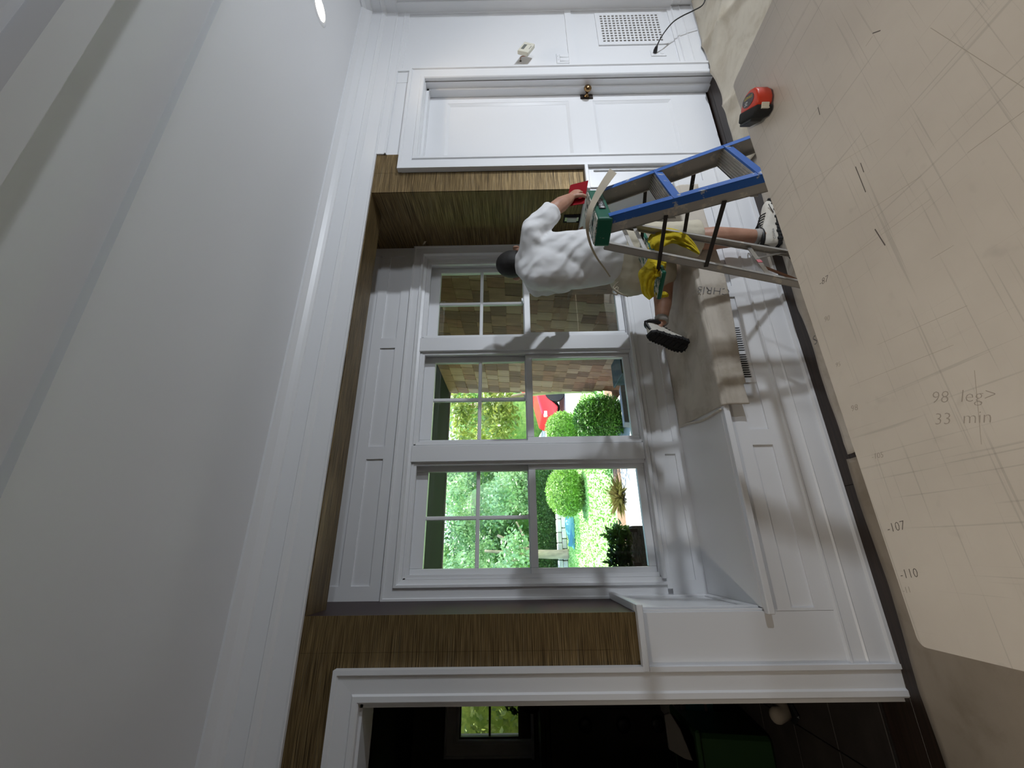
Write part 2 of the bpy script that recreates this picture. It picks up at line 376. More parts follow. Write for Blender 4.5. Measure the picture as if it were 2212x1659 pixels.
# ------------------------------------------------------------------ boards with sunk panels
def board(name, parent, x0, x1, y, th, z0, z1, holes, rec=0.010, m=white, skip=(), **tags):
    xs = sorted({x0, x1, *[h[0] for h in holes], *[h[1] for h in holes]}); zs = sorted({z0, z1, *[h[2] for h in holes], *[h[3] for h in holes]})
    mb = MB()
    for a, b in zip(xs, xs[1:]):
        for c, d in zip(zs, zs[1:]):
            cx, cz = (a+b)/2, (c+d)/2
            if not any(h[0] < cx < h[1] and h[2] < cz < h[3] for h in holes): mb.box(a, b, y, y+th, c, d)
    bm_ = mb.build(name, m, parent, **tags)
    me = bm_.data; bm = bmesh.new(); bm.from_mesh(me)
    bmesh.ops.remove_doubles(bm, verts=bm.verts, dist=1e-5)
    seen = {}
    for f in list(bm.faces):
        k = tuple(sorted(v.index for v in f.verts)); seen.setdefault(k, []).append(f)
    kill = [f for fs in seen.values() if len(fs) > 1 for f in fs]
    bmesh.ops.delete(bm, geom=kill, context='FACES'); bmesh.ops.recalc_face_normals(bm, faces=bm.faces); bm.to_mesh(me); bm.free()
    for h in [q for i, q in enumerate(holes) if i not in skip]:
        bx('panel', m, parent if parent is not None else bm_, h[0]-0.001, h[1]+0.001, y+rec, y+th-0.001, h[2]-0.001, h[3]+0.001)
    return bm_
def casing(name, parent, x0, x1, ztop, zbot, prof, y=0.0, m=white, **tags):
    path = lambda u: [(x0+u, zbot), (x0+u, ztop-u), (x1-u, ztop-u), (x1-u, zbot)]
    vs = []; n = len(prof)
    for u, dy in prof:
        for (x, z) in path(u): vs.append((x, y+dy, z))
    fs = []
    for i in range(n):
        j = (i+1) % n
        for k in range(3): fs.append((i*4+k, i*4+k+1, j*4+k+1, j*4+k))
    fs.append([i*4 for i in range(n)]); fs.append([i*4+3 for i in range(n)][::-1])
    return MB().add(vs, fs).build(name, m, parent, **tags)
def casprof(w): return [(0,0),(0,-0.034),(0.016,-0.034),(0.021,-0.025),(w-0.030,-0.022),(w-0.024,-0.030),(w-0.006,-0.030),(w,-0.024),(w,0)]
# ---- white panelling on the wall either side of the recess
wn1 = board('trim_1', None, -0.421,-0.2415,-0.010,0.012,0.17,0.955,[], kind='structure')
wj = struct('trim_2', MB().box(-0.2421,-0.232,0.0,0.505,0.43,0.955), white)
MB().box(-0.233,-0.224,0.02,0.06,0.46,0.945).box(-0.233,-0.224,0.44,0.497,0.46,0.945).box(-0.233,-0.224,0.06,0.44,0.46,0.50).box(-0.233,-0.224,0.06,0.44,0.89,0.945).build('panel_frame', white, wj, bevel=0.002)
struct('trim_3', MB().box(-0.436,-0.207,-0.040,0.0,0.946,0.970).box(-0.242,-0.207,0.0,0.50,0.946,0.970), white, bevel=0.004)
wn2 = board('trim_4', None, 2.0475,2.214,-0.010,0.012,0.17,0.962,[(2.085,2.190,0.26,0.925)], kind='structure')
struct('trim_5', MB().box(2.033,2.047,0.0,0.505,0.43,0.962), white)
struct('trim_6', MB().box(2.012,2.212,-0.036,0.0,0.962,0.984).box(2.012,2.047,0.0,0.50,0.962,0.984), white, bevel=0.003)
# ---- right wall panelling
wn3 = board('trim_7', None, 3.205,3.932,-0.010,0.012,0.17,2.25,[(3.235,3.905,0.205,0.955),(3.235,3.905,1.005,2.215)], 0.009, kind='structure')
# ---- baseboards
bp = [(0,0),(-0.030,0),(-0.030,0.014),(-0.018,0.020),(-0.016,0.100),(-0.020,0.106),(-0.014,0.112),(-0.013,0.160),(-0.020,0.166),(-0.020,0.174),(-0.010,0.180),(0,0.180)]
struct('baseboard_back', MB().prism(bp, -0.421, 2.214), white)
struct('baseboard_right', MB().prism(bp, 3.204, 3.932), white)
struct('baseboard_return', MB().prism([(3.932+a, b) for a, b in bp], -0.45, -0.03, 'Y'), white)
# ------------------------------------------------------------------ left doorway
dw = tag(thing('door_1', (-0.95,0,0)), kind='structure')
casing('casing', dw, -1.50,-0.419, 2.148, 0.0, casprof(0.108))
MB().box(-0.545,-0.530,0.0,0.16,0,2.045).box(-1.40,-1.385,0.0,0.16,0,2.045).box(-1.40,-0.53,0.0,0.16,2.030,2.046).build('jamb', white, dw)
casing('casing', dw, -1.50,-0.445, 2.12, 0.0, [(0,0),(0,0.02),(0.09,0.02),(0.09,0)], 0.14)
# ------------------------------------------------------------------ panelled door
d2 = tag(thing('door_2', (2.71,0.1,0)), kind='structure')
casing('casing', d2, 2.212,3.207, 2.152, 0.0, casprof(0.112))
MB().box(2.325,2.337,0.0,0.30,0,2.045).box(3.088,3.100,0.0,0.30,0,2.045).box(2.325,3.10,0.0,0.30,2.038,2.05).box(3.070,3.089,0.045,0.096,0,2.04).box(2.336,2.350,0.045,0.096,0,2.04).box(2.337,3.09,0.045,0.096,2.022,2.04).build('jamb', white, d2)
leaf = board('leaf', d2, 2.340,3.086,0.098,0.04,0.012,2.036,[(2.472,3.005,1.015,1.892),(2.472,3.005,0.275,0.842)], 0.012)
for (a, b, c, d) in ((2.472,3.005,1.015,1.892),(2.472,3.005,0.275,0.842)):
    mb = MB(); w = 0.020
    for pts in ([(a,c),(a+w,c+w),(a+w,d-w),(a,d)],[(b,d),(b-w,d-w),(b-w,c+w),(b,c)],[(a,d),(a+w,d-w),(b-w,d-w),(b,d)],[(b,c),(b-w,c+w),(a+w,c+w),(a,c)]):
        vs = [(pts[0][0],0.099,pts[0][1]),(pts[1][0],0.1095,pts[1][1]),(pts[2][0],0.1095,pts[2][1]),(pts[3][0],0.099,pts[3][1])]
        mb.add(vs, [(0,1,2,3)])
    mb.build('panel_moulding', white, d2)
bx('lock_plate', bronze, d2, 3.023,3.069,0.092,0.0985,0.836,0.928, bevel=0.003)
kM = frame((3.05,0.093,0.882), (1,0,0), (0,0,1))
MB().lathe([(0.018,0.0),(0.018,0.004),(0.009,0.008),(0.008,0.030),(0.016,0.034),(0.026,0.046),(0.028,0.056),(0.022,0.068),(0.008,0.073),(0.001,0.074)], 24, kM).build('knob', brass, d2, smooth=True)
# ------------------------------------------------------------------ window wall and windows
OP = [(-0.141,0.481),(0.583,1.202),(1.305,1.925)]
ww = struct('wall_window', MB().box(-0.242,2.10,0.512,0.66,2.048,2.56).box(-0.60,2.10,0.512,0.66,-0.2,0.684).box(-0.53,-0.141,0.512,0.66,0.684,2.048).box(1.925,2.10,0.512,0.66,0.684,2.048).box(0.481,0.583,0.512,0.66,0.684,2.048).box(1.202,1.305,0.512,0.66,0.684,2.048), white)
board('trim_8', None, -0.240,2.046,0.500,0.014,2.150,2.559,[(-0.170,0.502,2.218,2.317),(0.576,1.232,2.218,2.317),(1.305,1.973,2.218,2.317),(-0.170,1.973,2.38,2.50)], 0.009, kind='structure')
casing('trim_9', None, -0.240,2.046, 2.150, 0.664, [(0,0),(0,-0.032),(0.010,-0.032),(0.014,-0.024),(0.058,-0.024),(0.062,-0.036),(0.074,-0.036),(0.080,-0.016),(0.098,-0.012),(0.098,0)], 0.512, kind='structure')
struct('trim_10', MB().box(0.479,0.577,0.494,0.512,0.684,2.055).box(1.201,1.300,0.494,0.512,0.684,2.055), white, bevel=0.003)
struct('trim_11', MB().box(-0.150,1.935,0.470,0.575,0.664,0.684).box(-0.200,2.000,0.488,0.512,0.634,0.664), white, bevel=0.003)
board('trim_12', None, -0.240,2.046,0.498,0.014,0.43,0.634,[(-0.158,0.506,0.508,0.568),(0.580,1.236,0.508,0.568),(1.310,1.960,0.508,0.568)], 0.008, kind='structure')
for i, (x0, x1) in enumerate(OP):
    w = tag(thing('window_%d' % (i+1), ((x0+x1)/2,0.56,0.684)), kind='structure')
    MB().box(x0,x0+0.006,0.51,0.655,0.684,2.048).box(x1-0.006,x1,0.51,0.655,0.684,2.048).box(x0,x1,0.51,0.655,2.036,2.050).box(x0,x1,0.51,0.655,0.676,0.688).build('frame', white, w)
    MB().box(x0+0.006,x0+0.020,0.514,0.532,0.688,2.036).box(x1-0.020,x1-0.006,0.514,0.532,0.688,2.036).box(x0+0.02,x1-0.02,0.514,0.532,2.022,2.036).build('stop_bead', white, w)
    g0, g1 = x0+0.047, x1-0.046
    lo = MB().box(x0+0.007,g0,0.536,0.570,0.689,1.366).box(g1,x1-0.007,0.536,0.570,0.689,1.366).box(g0,g1,0.536,0.570,0.689,0.731).box(g0,g1,0.536,0.570,1.325,1.366).build('lower_sash', white, w, bevel=0.003)
    bx('pane', glassm, lo, g0-0.004,g1+0.004,0.552,0.5535,0.727,1.329)
    upx = MB().box(x0+0.007,g0,0.577,0.611,1.330,2.034).box(g1,x1-0.007,0.577,0.611,1.330,2.034).box(g0,g1,0.577,0.611,1.330,1.371).box(g0,g1,0.577,0.611,1.962,2.034).build('upper_sash', white, w, bevel=0.003)
    xm = (g0+g1)/2; zm = 1.664
    bx('muntin', white, upx, g0,g1,0.580,0.608,zm-0.011,zm+0.011, bevel=0.004); bx('muntin', white, upx, xm-0.011,xm+0.011,0.5805,0.6075,1.371,1.962, bevel=0.004)
    for a, b in ((g0,xm-0.011),(xm+0.011,g1)):
        for c, d in ((1.371,zm-0.011),(zm+0.011,1.962)): bx('pane', glassm, upx, a-0.003,b+0.003,0.594,0.5955,c-0.003,d+0.003)
    MB().box(xm-0.028,xm+0.028,0.548,0.566,1.366,1.372).box(xm-0.012,xm+0.012,0.540,0.566,1.372,1.382).build('sash_lock', white, w, bevel=0.002)
# ------------------------------------------------------------------ window seat
ws = thing('window_seat', (0.9,0,0), 'long white built-in window seat with panelled front under the three windows', 'bench')
board('front_board', ws, -0.2405,2.0465,-0.011,0.013,0.18,0.43,[(-0.230,0.434,0.252,0.345),(0.508,0.745,0.252,0.345),(1.092,1.241,0.252,0.345),(1.310,1.975,0.252,0.345),(0.745,1.092,0.252,0.345)], 0.008, skip=(4,))
MB().box(-0.250,2.060,-0.044,-0.010,0.430,0.458).box(-0.231,2.032,-0.010,0.499,0.430,0.458).build('seat_top', white, ws, bevel=0.004)
bx('carcass', white, ws, -0.22,2.02,0.05,0.49,0.05,0.43)
gr = MB(); xs = []
for g in ((0.772,0.012,11),(0.918,0.0128,11)):
    for k in range(g[2]): xs.append(g[0]+k*g[1])
mb = MB().box(0.7455,1.0915,-0.0095,-0.002,0.2525,0.268).box(0.7455,1.0915,-0.0095,-0.002,0.308,0.3445).box(0.7455,0.772,-0.0095,-0.004,0.268,0.308).box(xs[-1]+0.0075,1.0915,-0.0095,-0.004,0.268,0.308)
for a, b in zip(xs, xs[1:]): mb.box(a+0.0075, b, -0.0095,-0.004,0.268,0.308)
vg = mb.build('vent_grille', white, ws)
bx('vent_cavity', dark, vg, 0.7455,1.0915,-0.0018,0.03,0.2525,0.3445)
# ------------------------------------------------------------------ room seen through the doorway
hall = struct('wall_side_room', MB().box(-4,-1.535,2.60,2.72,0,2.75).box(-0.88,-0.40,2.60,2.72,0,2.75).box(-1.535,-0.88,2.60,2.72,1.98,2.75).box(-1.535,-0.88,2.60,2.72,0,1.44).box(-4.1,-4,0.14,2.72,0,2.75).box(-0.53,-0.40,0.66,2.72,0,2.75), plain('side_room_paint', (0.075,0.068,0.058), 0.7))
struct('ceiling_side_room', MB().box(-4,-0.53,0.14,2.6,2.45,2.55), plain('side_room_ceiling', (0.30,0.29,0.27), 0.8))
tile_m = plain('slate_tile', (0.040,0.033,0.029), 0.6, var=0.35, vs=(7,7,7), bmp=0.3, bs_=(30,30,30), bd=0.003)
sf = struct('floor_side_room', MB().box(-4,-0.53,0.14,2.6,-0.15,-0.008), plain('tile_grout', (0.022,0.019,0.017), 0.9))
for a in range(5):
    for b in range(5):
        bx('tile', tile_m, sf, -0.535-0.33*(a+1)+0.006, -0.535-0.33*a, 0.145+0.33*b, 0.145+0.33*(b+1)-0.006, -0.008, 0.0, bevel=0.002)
w4 = tag(thing('window_4', (-1.2,2.6,1.44)), kind='structure')
casing('casing', w4, -1.66,-0.76, 2.10, 1.34, casprof(0.125), 2.60)
MB().box(-1.66,-0.76,2.54,2.60,1.32,1.345).build('sill', white, w4, bevel=0.004)
f4 = MB().box(-1.535,-1.520,2.60,2.66,1.44,1.98).box(-0.895,-0.88,2.60,2.66,1.44,1.98).box(-1.52,-0.895,2.60,2.66,1.965,1.98).box(-1.52,-0.895,2.60,2.66,1.44,1.455).build('sash', plain('dark_sash', (0.03,0.03,0.028), 0.5), w4)
bx('muntin', bronze, f4, -1.52,-0.895,2.62,2.65,1.70,1.718)
bx('pane', glassm, f4, -1.52,-0.895,2.634,2.6355,1.718,1.966); bx('pane', glassm, f4, -1.52,-0.895,2.634,2.6355,1.454,1.70)
# ------------------------------------------------------------------ wall fittings
g = thing('wall_vent_grille', (3.66,-0.011,0.28), 'white square-hole air grille low on the white panelled wall', 'vent')
X0, X1, Z0, Z1 = 3.492,3.836,0.285,0.742; nx, nz = 11, 15
bx('cavity', plain('vent_cavity', (0.16,0.14,0.11), 0.9), g, X0,X1,-0.0018,-0.0008,Z0,Z1)
mb = MB(); px = (X1-X0)/nx; pz = (Z1-Z0)/nz
for i in range(nx+1): mb.box(X0+i*px-px*0.22, X0+i*px+px*0.22, -0.0095,-0.002, Z0-0.006, Z1+0.006)
mb.build('vertical_bars', white, g)
mb = MB()
for i in range(nz+1): mb.box(X0-0.006, X1+0.006, -0.0093,-0.0022, Z0+i*pz-pz*0.20, Z0+i*pz+pz*0.20)
mb.build('horizontal_bars', white, g)
MB().box(X0-0.03,X0-0.004,-0.0099,-0.002,Z0-0.03,Z1+0.03).box(X1+0.004,X1+0.03,-0.0099,-0.002,Z0-0.03,Z1+0.03).box(X0-0.004,X1+0.004,-0.0099,-0.002,Z1+0.004,Z1+0.03).box(X0-0.004,X1+0.004,-0.0099,-0.002,Z0-0.03,Z0-0.004).build('border', white, g)
# light switch
s = thing('light_switch', (3.319,-0.01,0.985), 'white double rocker light switch plate below the dangling thermostat', 'light switch')
bx('plate', wplast, s, 3.262,3.374,-0.0075,-0.0012,0.982,1.095, bevel=0.002)
for a in (3.280,3.325):
    M = Matrix.Translation((a+0.016,-0.0078,1.0385)) @ Matrix.Rotation(R(3), 4, 'X')
    MB().box(-0.016,0.016,-0.003,0.003,-0.033,0.033,M).build('rocker', wplast, s, bevel=0.001)
    for z in (0.993,1.084): MB().lathe([(0.003,0),(0.003,0.001),(0.001,0.0015)], 10, frame((a+0.016,-0.0075,z),(1,0,0),(0,0,1))).build('screw', steel, s)
# wall outlet with plug and cord
s = thing('wall_outlet', (3.36,-0.003,0.29), 'white duplex outlet plate under the air grille with a black plug in it', 'outlet')
bx('plate', wplast, s, 3.325,3.395,-0.0065,-0.0012,0.290,0.402, bevel=0.002)
for z in (0.320,0.372): MB().prism([(3.36+0.016*math.cos(k*math.pi/6), z+0.016*math.sin(k*math.pi/6)) for k in range(12)], -0.0085,-0.006,'Y').build('socket', wplast, s)
c = thing('power_cord', (3.36,-0.02,0.36), 'black power cord plugged into the wall and trailing onto the floor cloth', 'cord')
MB().tube([(3.36,-0.009,0.372),(3.36,-0.022,0.373),(3.362,-0.038,0.372),(3.366,-0.052,0.368)], [0.014,0.015,0.011,0.006], 12).build('plug', black, c, smooth=True)
cp_ = [(3.364,-0.050,0.369),(3.385,-0.085,0.352),(3.43,-0.11,0.315),(3.50,-0.125,0.255),(3.56,-0.13,0.18),(3.60,-0.14,0.10),(3.63,-0.16,0.035),(3.68,-0.20,0.020),(3.76,-0.26,0.022),(3.85,-0.36,0.020),(3.9,-0.5,0.018)]
def spline(pts, n=8):
    pts = [Vector(p) for p in pts]; out = []
    for i in range(len(pts)-1):
        a, b, c_, d = pts[max(i-1,0)], pts[i], pts[i+1], pts[min(i+2,len(pts)-1)]
        for k in range(n):
            t = k/n; out.append(0.5*((2*b)+(c_-a)*t+(2*a-5*b+4*c_-d)*t*t+(3*b-a-3*c_+d)*t**3))
    return out+[pts[-1]]
MB().tube(spline(cp_, 6), 0.0042, 8).build('cable', black, c, smooth=True)
# thermostat hanging off the wall on its wires
th = thing('thermostat', (3.30,-0.07,1.26), 'cream thermostat dangling from its wires on the white wall', 'thermostat')
tM = frame((3.318,-0.070,1.318), (0.83,0.02,-0.42), (0.40,0.05,0.86))
MB().box(-0.060,0.060,-0.042,0.042,-0.014,0.014,tM).build('body', cream, th, bevel=0.006, seg=2)
MB().box(-0.034,0.026,0.004,0.026,0.0142,0.0150,tM).build('display', lcd, th)
for k in range(3): MB().box(0.032,0.040,-0.022+k*0.014,-0.014+k*0.014,0.0142,0.0160,tM).build('button', cream, th)
MB().box(-0.02,0.02,-0.034,-0.030,0.0142,0.0150,tM).build('lettering', lcd, th)
for k, cc in enumerate(((0.30,0.05,0.03),(0.35,0.24,0.12),(0.45,0.42,0.36))):
    p0 = tM @ Vector((-0.01+0.01*k,-0.02,-0.014))
    MB().tube(spline([p0, p0+Vector((-0.004,0.018,0.012)), Vector((3.302,-0.03,1.352+0.004*k)), Vector((3.305,-0.0012,1.358))], 6), 0.0013, 6).build('wire', plain('wire_%d' % k, cc, 0.5), th)
MB().prism([(3.305+0.008*math.cos(k*math.pi/5), 1.358+0.008*math.sin(k*math.pi/5)) for k in range(10)], -0.0018,-0.0004,'Y').build('wire_hole', dark, th)
# open outlet in the side of the recess
s = thing('unfinished_outlet', (2.045,0.24,0.99), 'uncovered electrical outlet in the dark papered side of the window recess', 'outlet')
MB().box(2.0415,2.0446,0.205,0.275,0.985,1.095).build('box_opening', dark, s)
MB().box(2.038,2.0418,0.226,0.258,0.994,1.086).build('strap', steel, s, bevel=0.001)
MB().box(2.030,2.040,0.224,0.260,1.008,1.072).build('receptacle', plain('grey_receptacle', (0.55,0.55,0.55), 0.4), s, bevel=0.002)
# recessed ceiling light
d = thing('recessed_downlight', (3.0,-0.50,2.56), 'round recessed downlight glowing warm in the white ceiling', 'ceiling light')
dc = (2.985,-0.487)
def disc(r0, r1, z0, z1): return [(r0,z0),(r1,z0),(r1,z1),(r0,z1),(r0,z0)]
mb = MB(); n = 40; vs = []; fs = []
for r_, z in ((0.062,2.560),(0.064,2.5545),(0.084,2.5565),(0.088,2.560)):
    for k in range(n): vs.append((dc[0]+r_*math.cos(2*math.pi*k/n), dc[1]+r_*math.sin(2*math.pi*k/n), z))
for i in range(3):
    for k in range(n): fs.append((i*n+k, i*n+(k+1) % n, (i+1)*n+(k+1) % n, (i+1)*n+k))
mb.add(vs, fs).build('trim_ring', white, d, smooth=True)
MB().lathe([(0.060,2.5555),(0.060,2.5595)], 32, Matrix.Translation((dc[0],dc[1],0))).build('lamp_face', lampglow, d)
ld = bpy.data.lights.new('downlight_beam', 'SPOT'); ld.energy = 9; ld.color = (1.0,0.80,0.58); ld.spot_size = R(110); ld.spot_blend = 0.8; ld.shadow_soft_size = 0.05
lo_ = bpy.data.objects.new('downlight_beam', ld); COL.objects.link(lo_); lo_.location = (dc[0],dc[1],2.545); lo_.parent = d; lo_.matrix_parent_inverse = WM(d).inverted()
def fill_downlight(x, y, zc, power, label, cone=82):  # added out-of-view downlights, warm fill for the near side of the room
    d_ = thing('recessed_downlight', (x,y,zc), label, 'ceiling light')
    MB().lathe([(0.088,zc-0.001),(0.086,zc-0.006),(0.064,zc-0.004),(0.064,zc-0.001)], 32, Matrix.Translation((x,y,0))).build('trim_ring', white, d_, smooth=True)
    MB().lathe([(0.060,zc-0.0075),(0.060,zc-0.0065)], 32, Matrix.Translation((x,y,0))).build('lamp_face', lampglow, d_)
    l_ = bpy.data.lights.new('downlight_beam', 'SPOT'); l_.energy = power; l_.color = (1.0,0.87,0.72); l_.spot_size = R(cone); l_.spot_blend = 0.6; l_.shadow_soft_size = 0.06
    o_ = bpy.data.objects.new('downlight_beam', l_); COL.objects.link(o_); o_.location = (x,y,zc-0.03); o_.parent = d_; o_.matrix_parent_inverse = WM(d_).inverted()
fill_downlight(0.35,-1.95,2.72, 36, 'unseen warm downlight added above the work table')  # added to brighten the table top
fill_downlight(-1.3,-2.3,2.72, 46, 'unseen warm downlight added behind the camera on the left', 140)  # added for warm fill on the left wall and floor cloth
# loose scrap of paper at the window head
MB().grid(lambda u, v: (2.040-0.012*math.sin(u*3), 0.425+0.030*u, 2.050+0.03*u+0.016*v*(1-0.5*u)), 6, 2).build('paper_scrap', paper, None, label='small curled scrap of paper stuck above the right window', cat='paper scrap')
# work lights (they light the room from its right side)
wl_ = thing('work_light', (WORK_A.x, WORK_A.y, 0), 'two-headed work light on a stand', 'work light')
MB().tube([(WORK_A.x,WORK_A.y,0.03),(WORK_A.x,WORK_A.y,WORK_A.z-0.13)], 0.016, 10).build('pole', steel, wl_)
for k in range(3):
    a = 2*math.pi*k/3+0.4
    MB().tube([(WORK_A.x,WORK_A.y,0.32),(WORK_A.x+0.38*math.cos(a),WORK_A.y+0.38*math.sin(a),0.012)], 0.011, 8).build('leg', steel, wl_)
def lamp_head(pos, target, power, parent, size, spread):
    dv = (Vector(target)-pos).normalized(); xa = dv.cross(Vector((0,0,1))).normalized(); M = frame(pos, xa, dv.cross(xa)*-1)
    # local z of M is along +/- dv: make it -dv so the light shines along dv
    M = Matrix.Translation(pos) @ dv.to_track_quat('-Z','Y').to_matrix().to_4x4()
    MB().box(-size*.62,size*.62,-size*.5,size*.5,0.004,0.09,M).build('lamp_housing', plain('yellow_housing', (0.6,0.42,0.02), 0.5), parent, bevel=0.008)
    a = bpy.data.lights.new('work_lamp', 'AREA'); a.shape = 'RECTANGLE'; a.size = size; a.size_y = size*.7; a.energy = power; a.spread = R(spread); a.color = (0.86,0.92,1.0)
    o = bpy.data.objects.new('work_lamp', a); COL.objects.link(o); o.matrix_world = M; o.parent = parent; o.matrix_parent_inverse = WM(parent).inverted()
lamp_head(WORK_A, (2.3,0.0,1.3), POWER_A, wl_, 0.22, 125)
wl2 = thing('floor_work_light', (WORK_B.x, WORK_B.y, 0), 'low work light standing on the floor', 'work light')
MB().tube([(WORK_B.x-0.14,WORK_B.y,0.012),(WORK_B.x-0.14,WORK_B.y,WORK_B.z+0.02)], 0.010, 8).tube([(WORK_B.x+0.14,WORK_B.y,0.012),(WORK_B.x+0.14,WORK_B.y,WORK_B.z+0.02)], 0.010, 8).tube([(WORK_B.x-0.20,WORK_B.y,0.2),(WORK_B.x+0.20,WORK_B.y,0.2)], 0.009, 8).tube([(WORK_B.x-0.14,WORK_B.y+0.15,0.012),(WORK_B.x-0.14,WORK_B.y-0.15,0.012)], 0.011, 8).tube([(WORK_B.x+0.14,WORK_B.y+0.15,0.012),(WORK_B.x+0.14,WORK_B.y-0.15,0.012)], 0.011, 8).build('stand', steel, wl2)
lamp_head(WORK_B, (2.1,0.0,0.95), POWER_B, wl2, 0.13, 100)
# ------------------------------------------------------------------ drop cloths
def vnoise(x, y, s=0.0):
    return (math.sin(x*7.1+s)*math.cos(y*6.3-s*1.7)+0.6*math.sin(x*15.3+y*9.7+s*2.1)+0.4*math.sin(y*23.1-x*11.9+s*.7)+0.3*math.sin((x+y)*37+s))*0.4
def ridge(x, y, s): return (1-abs(math.sin(x*3.1+y*5.3+s+1.4*math.sin(y*2.2+s))))**4 + 0.7*(1-abs(math.sin(x*4.7-y*3.1+s*2)))**6
def cloth(name, m, edge, x0, x1, y1, z, amp, seed, nu, nv, rid=0.0, **t):
    def fn(u, v):
        x = x0+(x1-x0)*u; ye = edge(x); y = ye+(y1-ye)*v
        x += 0.012*vnoise(y*2, x, seed)
        return (x, y, z+amp*(0.5+0.5*vnoise(x, y, seed))+rid*ridge(x, y, seed))
    o = MB().grid(fn, nu, nv).build(name, m, None, smooth=True, **t)
    so = o.modifiers.new('thick', 'SOLIDIFY'); so.thickness = 0.002; so.offset = 1
    return o
dc_l = cloth('drop_cloth', canvas3, lambda x: -0.098+0.006*math.sin(x*9), -2.6, 0.345, -2.6, 0.003, 0.006, 1.0, 150, 110, 0.003, label='smooth brownish drop cloth on the floor left of the table', cat='drop cloth', group='canvas drop cloths')
dc_m = cloth('drop_cloth', canvas, lambda x: -0.112+0.006*(x-0.37)+0.004*math.sin(x*12), 0.362, 2.25, -1.9, 0.004, 0.006, 2.0, 150, 120, 0.004, label='grey canvas drop cloth on the floor under the ladder', cat='drop cloth', group='canvas drop cloths')
dc_r = cloth('drop_cloth', canvas2, lambda x: -0.040-0.010*math.sin(x*5), 2.10, 4.6, -2.4, 0.015, 0.012, 3.0, 170, 140, 0.022, label='rumpled cream drop cloth on the floor in front of the white door', cat='drop cloth', group='canvas drop cloths')
# drop cloth over the window seat
def seatcloth(u, v):
    x = 0.615+1.38*u
    n = vnoise(x*1.2, v*2.4, 5.0)
    path = [(0.485,0.0),(0.25,0.0),(0.02,0.0),(-0.045,-0.001),(-0.056,-0.020),(-0.058,-0.075),(-0.060,-0.135)]
    k = v*(len(path)-1); i = min(int(k), len(path)-2); f = k-i
    y = path[i][0]*(1-f)+path[i+1][0]*f; dz = path[i][1]*(1-f)+path[i+1][1]*f
    if i < 3: return (x+0.02*(1-u)*n*0+0.06*(1-u)*(y+0.05)*1.4, y, 0.4595+0.004*(0.6+0.5*n)+0.005*ridge(x*2, y*2, 4.0)*(1 if u > 0.02 else 0.3))
    return (x, y-0.004*(1+n), 0.4600+dz*(1+0.10*math.sin(x*6)+0.15*(1-u)*0-0.10*(u < 0.08)))
sc_ = MB().grid(seatcloth, 150, 60).build('drop_cloth', canvas, None, smooth=True, label='stained canvas drop cloth draped over the front of the window seat', cat='drop cloth', group='canvas drop cloths')
so = sc_.modifiers.new('thick', 'SOLIDIFY'); so.thickness = 0.002; so.offset = 1
MB().tube(spline([(0.66,0.47,0.466),(0.640,0.34,0.470),(0.612,0.2,0.468),(0.600,0.08,0.470),(0.600,-0.03,0.468)], 8), [0.007]*33, 8, asp=0.8, cap='round').build('rolled_edge', canvas, sc_, smooth=True)
text('CHRIS', 0.062, frame((1.245,-0.0655,0.385),(0.12,0,0.99),(-1,0,0.1)), ink, 'handwriting', sc_, thin=0.022, shear=0.2)
text('SIKA', 0.060, frame((0.905,-0.190,0.0150),(-0.05,0.30,0),(-1,-0.05,0)) @ Matrix.Rotation(math.pi, 4, 'Z'), ink, 'handwriting', dc_m, thin=0.022, shear=0.2)
text('SIKA', 0.062, frame((1.30,-0.215,0.0150),(-0.25,-0.30,0),(0.6,-0.5,0)), ink, 'handwriting', dc_m, thin=0.022, shear=0.2)
# ------------------------------------------------------------------ work table
TZ = 0.755
tb = thing('work_table', (0.58,-1.37,0), 'long worn beige work table with pencilled measurements in the foreground', 'table')
x0, x1, y0, y1 = -0.162,1.312,-1.68,-1.050
def rrect(x0, x1, y0, y1, r, n=5):
    out = []
    for cx, cy, a in ((x1-r,y1-r,0),(x0+r,y1-r,90),(x0+r,y0+r,180),(x1-r,y0+r,270)):
        for k in range(n+1): g = R(a+90*k/n); out.append((cx+r*math.cos(g), cy+r*math.sin(g)))
    return out
MB().prism(rrect(x0,x1,y0,y1,0.014), TZ-0.003, TZ, 'Z').build('laminate_top', tablem, tb)
MB().prism(rrect(x0+0.0008,x1-0.0008,y0+0.0008,y1-0.0008,0.014), TZ-0.024, TZ-0.003, 'Z').build('board', ply, tb)
for (lx, ly) in ((x0+0.12,y0+0.1),(x0+0.12,y1-0.12),(x1-0.14,y0+0.1),(x1-0.14,y1-0.12)):
    MB().tube([(lx,ly,0.012),(lx,ly,TZ-0.03)], 0.014, 10).build('leg', steel, tb)
MB().box(x0+0.08,x1-0.08,y0+0.08,y0+0.10,TZ-0.075,TZ-0.024).box(x0+0.08,x1-0.08,y1-0.10,y1-0.08,TZ-0.075,TZ-0.024).build('apron', ply, tb)
def onT(px, py): # table-top point under a pixel
    d = at(px, py, 1.0)-CAM; return CAM+d*((TZ-CAM.z)/d.z)
def pen(txt, px, py, dx, dy, size, m, name='pencil_number'):
    a = onT(px, py); xa = onT(px+dx, py+dy)-a; xa.normalize(); ya = Vector((0,0,1)).cross(xa)
    a.z = TZ+0.0003; text(txt, size, frame(a, xa, ya), m, name, tb, 0.0001, thin=0.02, shear=0.2)
pen('-87', 1779,607, 10,-6, 0.020, pencil); pen('90', 1786,689, 10,-4, 0.017, pencil2); pen('98', 1845,882, 10,-3, 0.018, pencil2)
pen('-107', 1934,1139, 10,-2, 0.022, pencil); pen('-110', 1962,1240, 10,-1, 0.021, pencil); pen('-105', 1895,985, 10,-2, 0.015, pencil2)
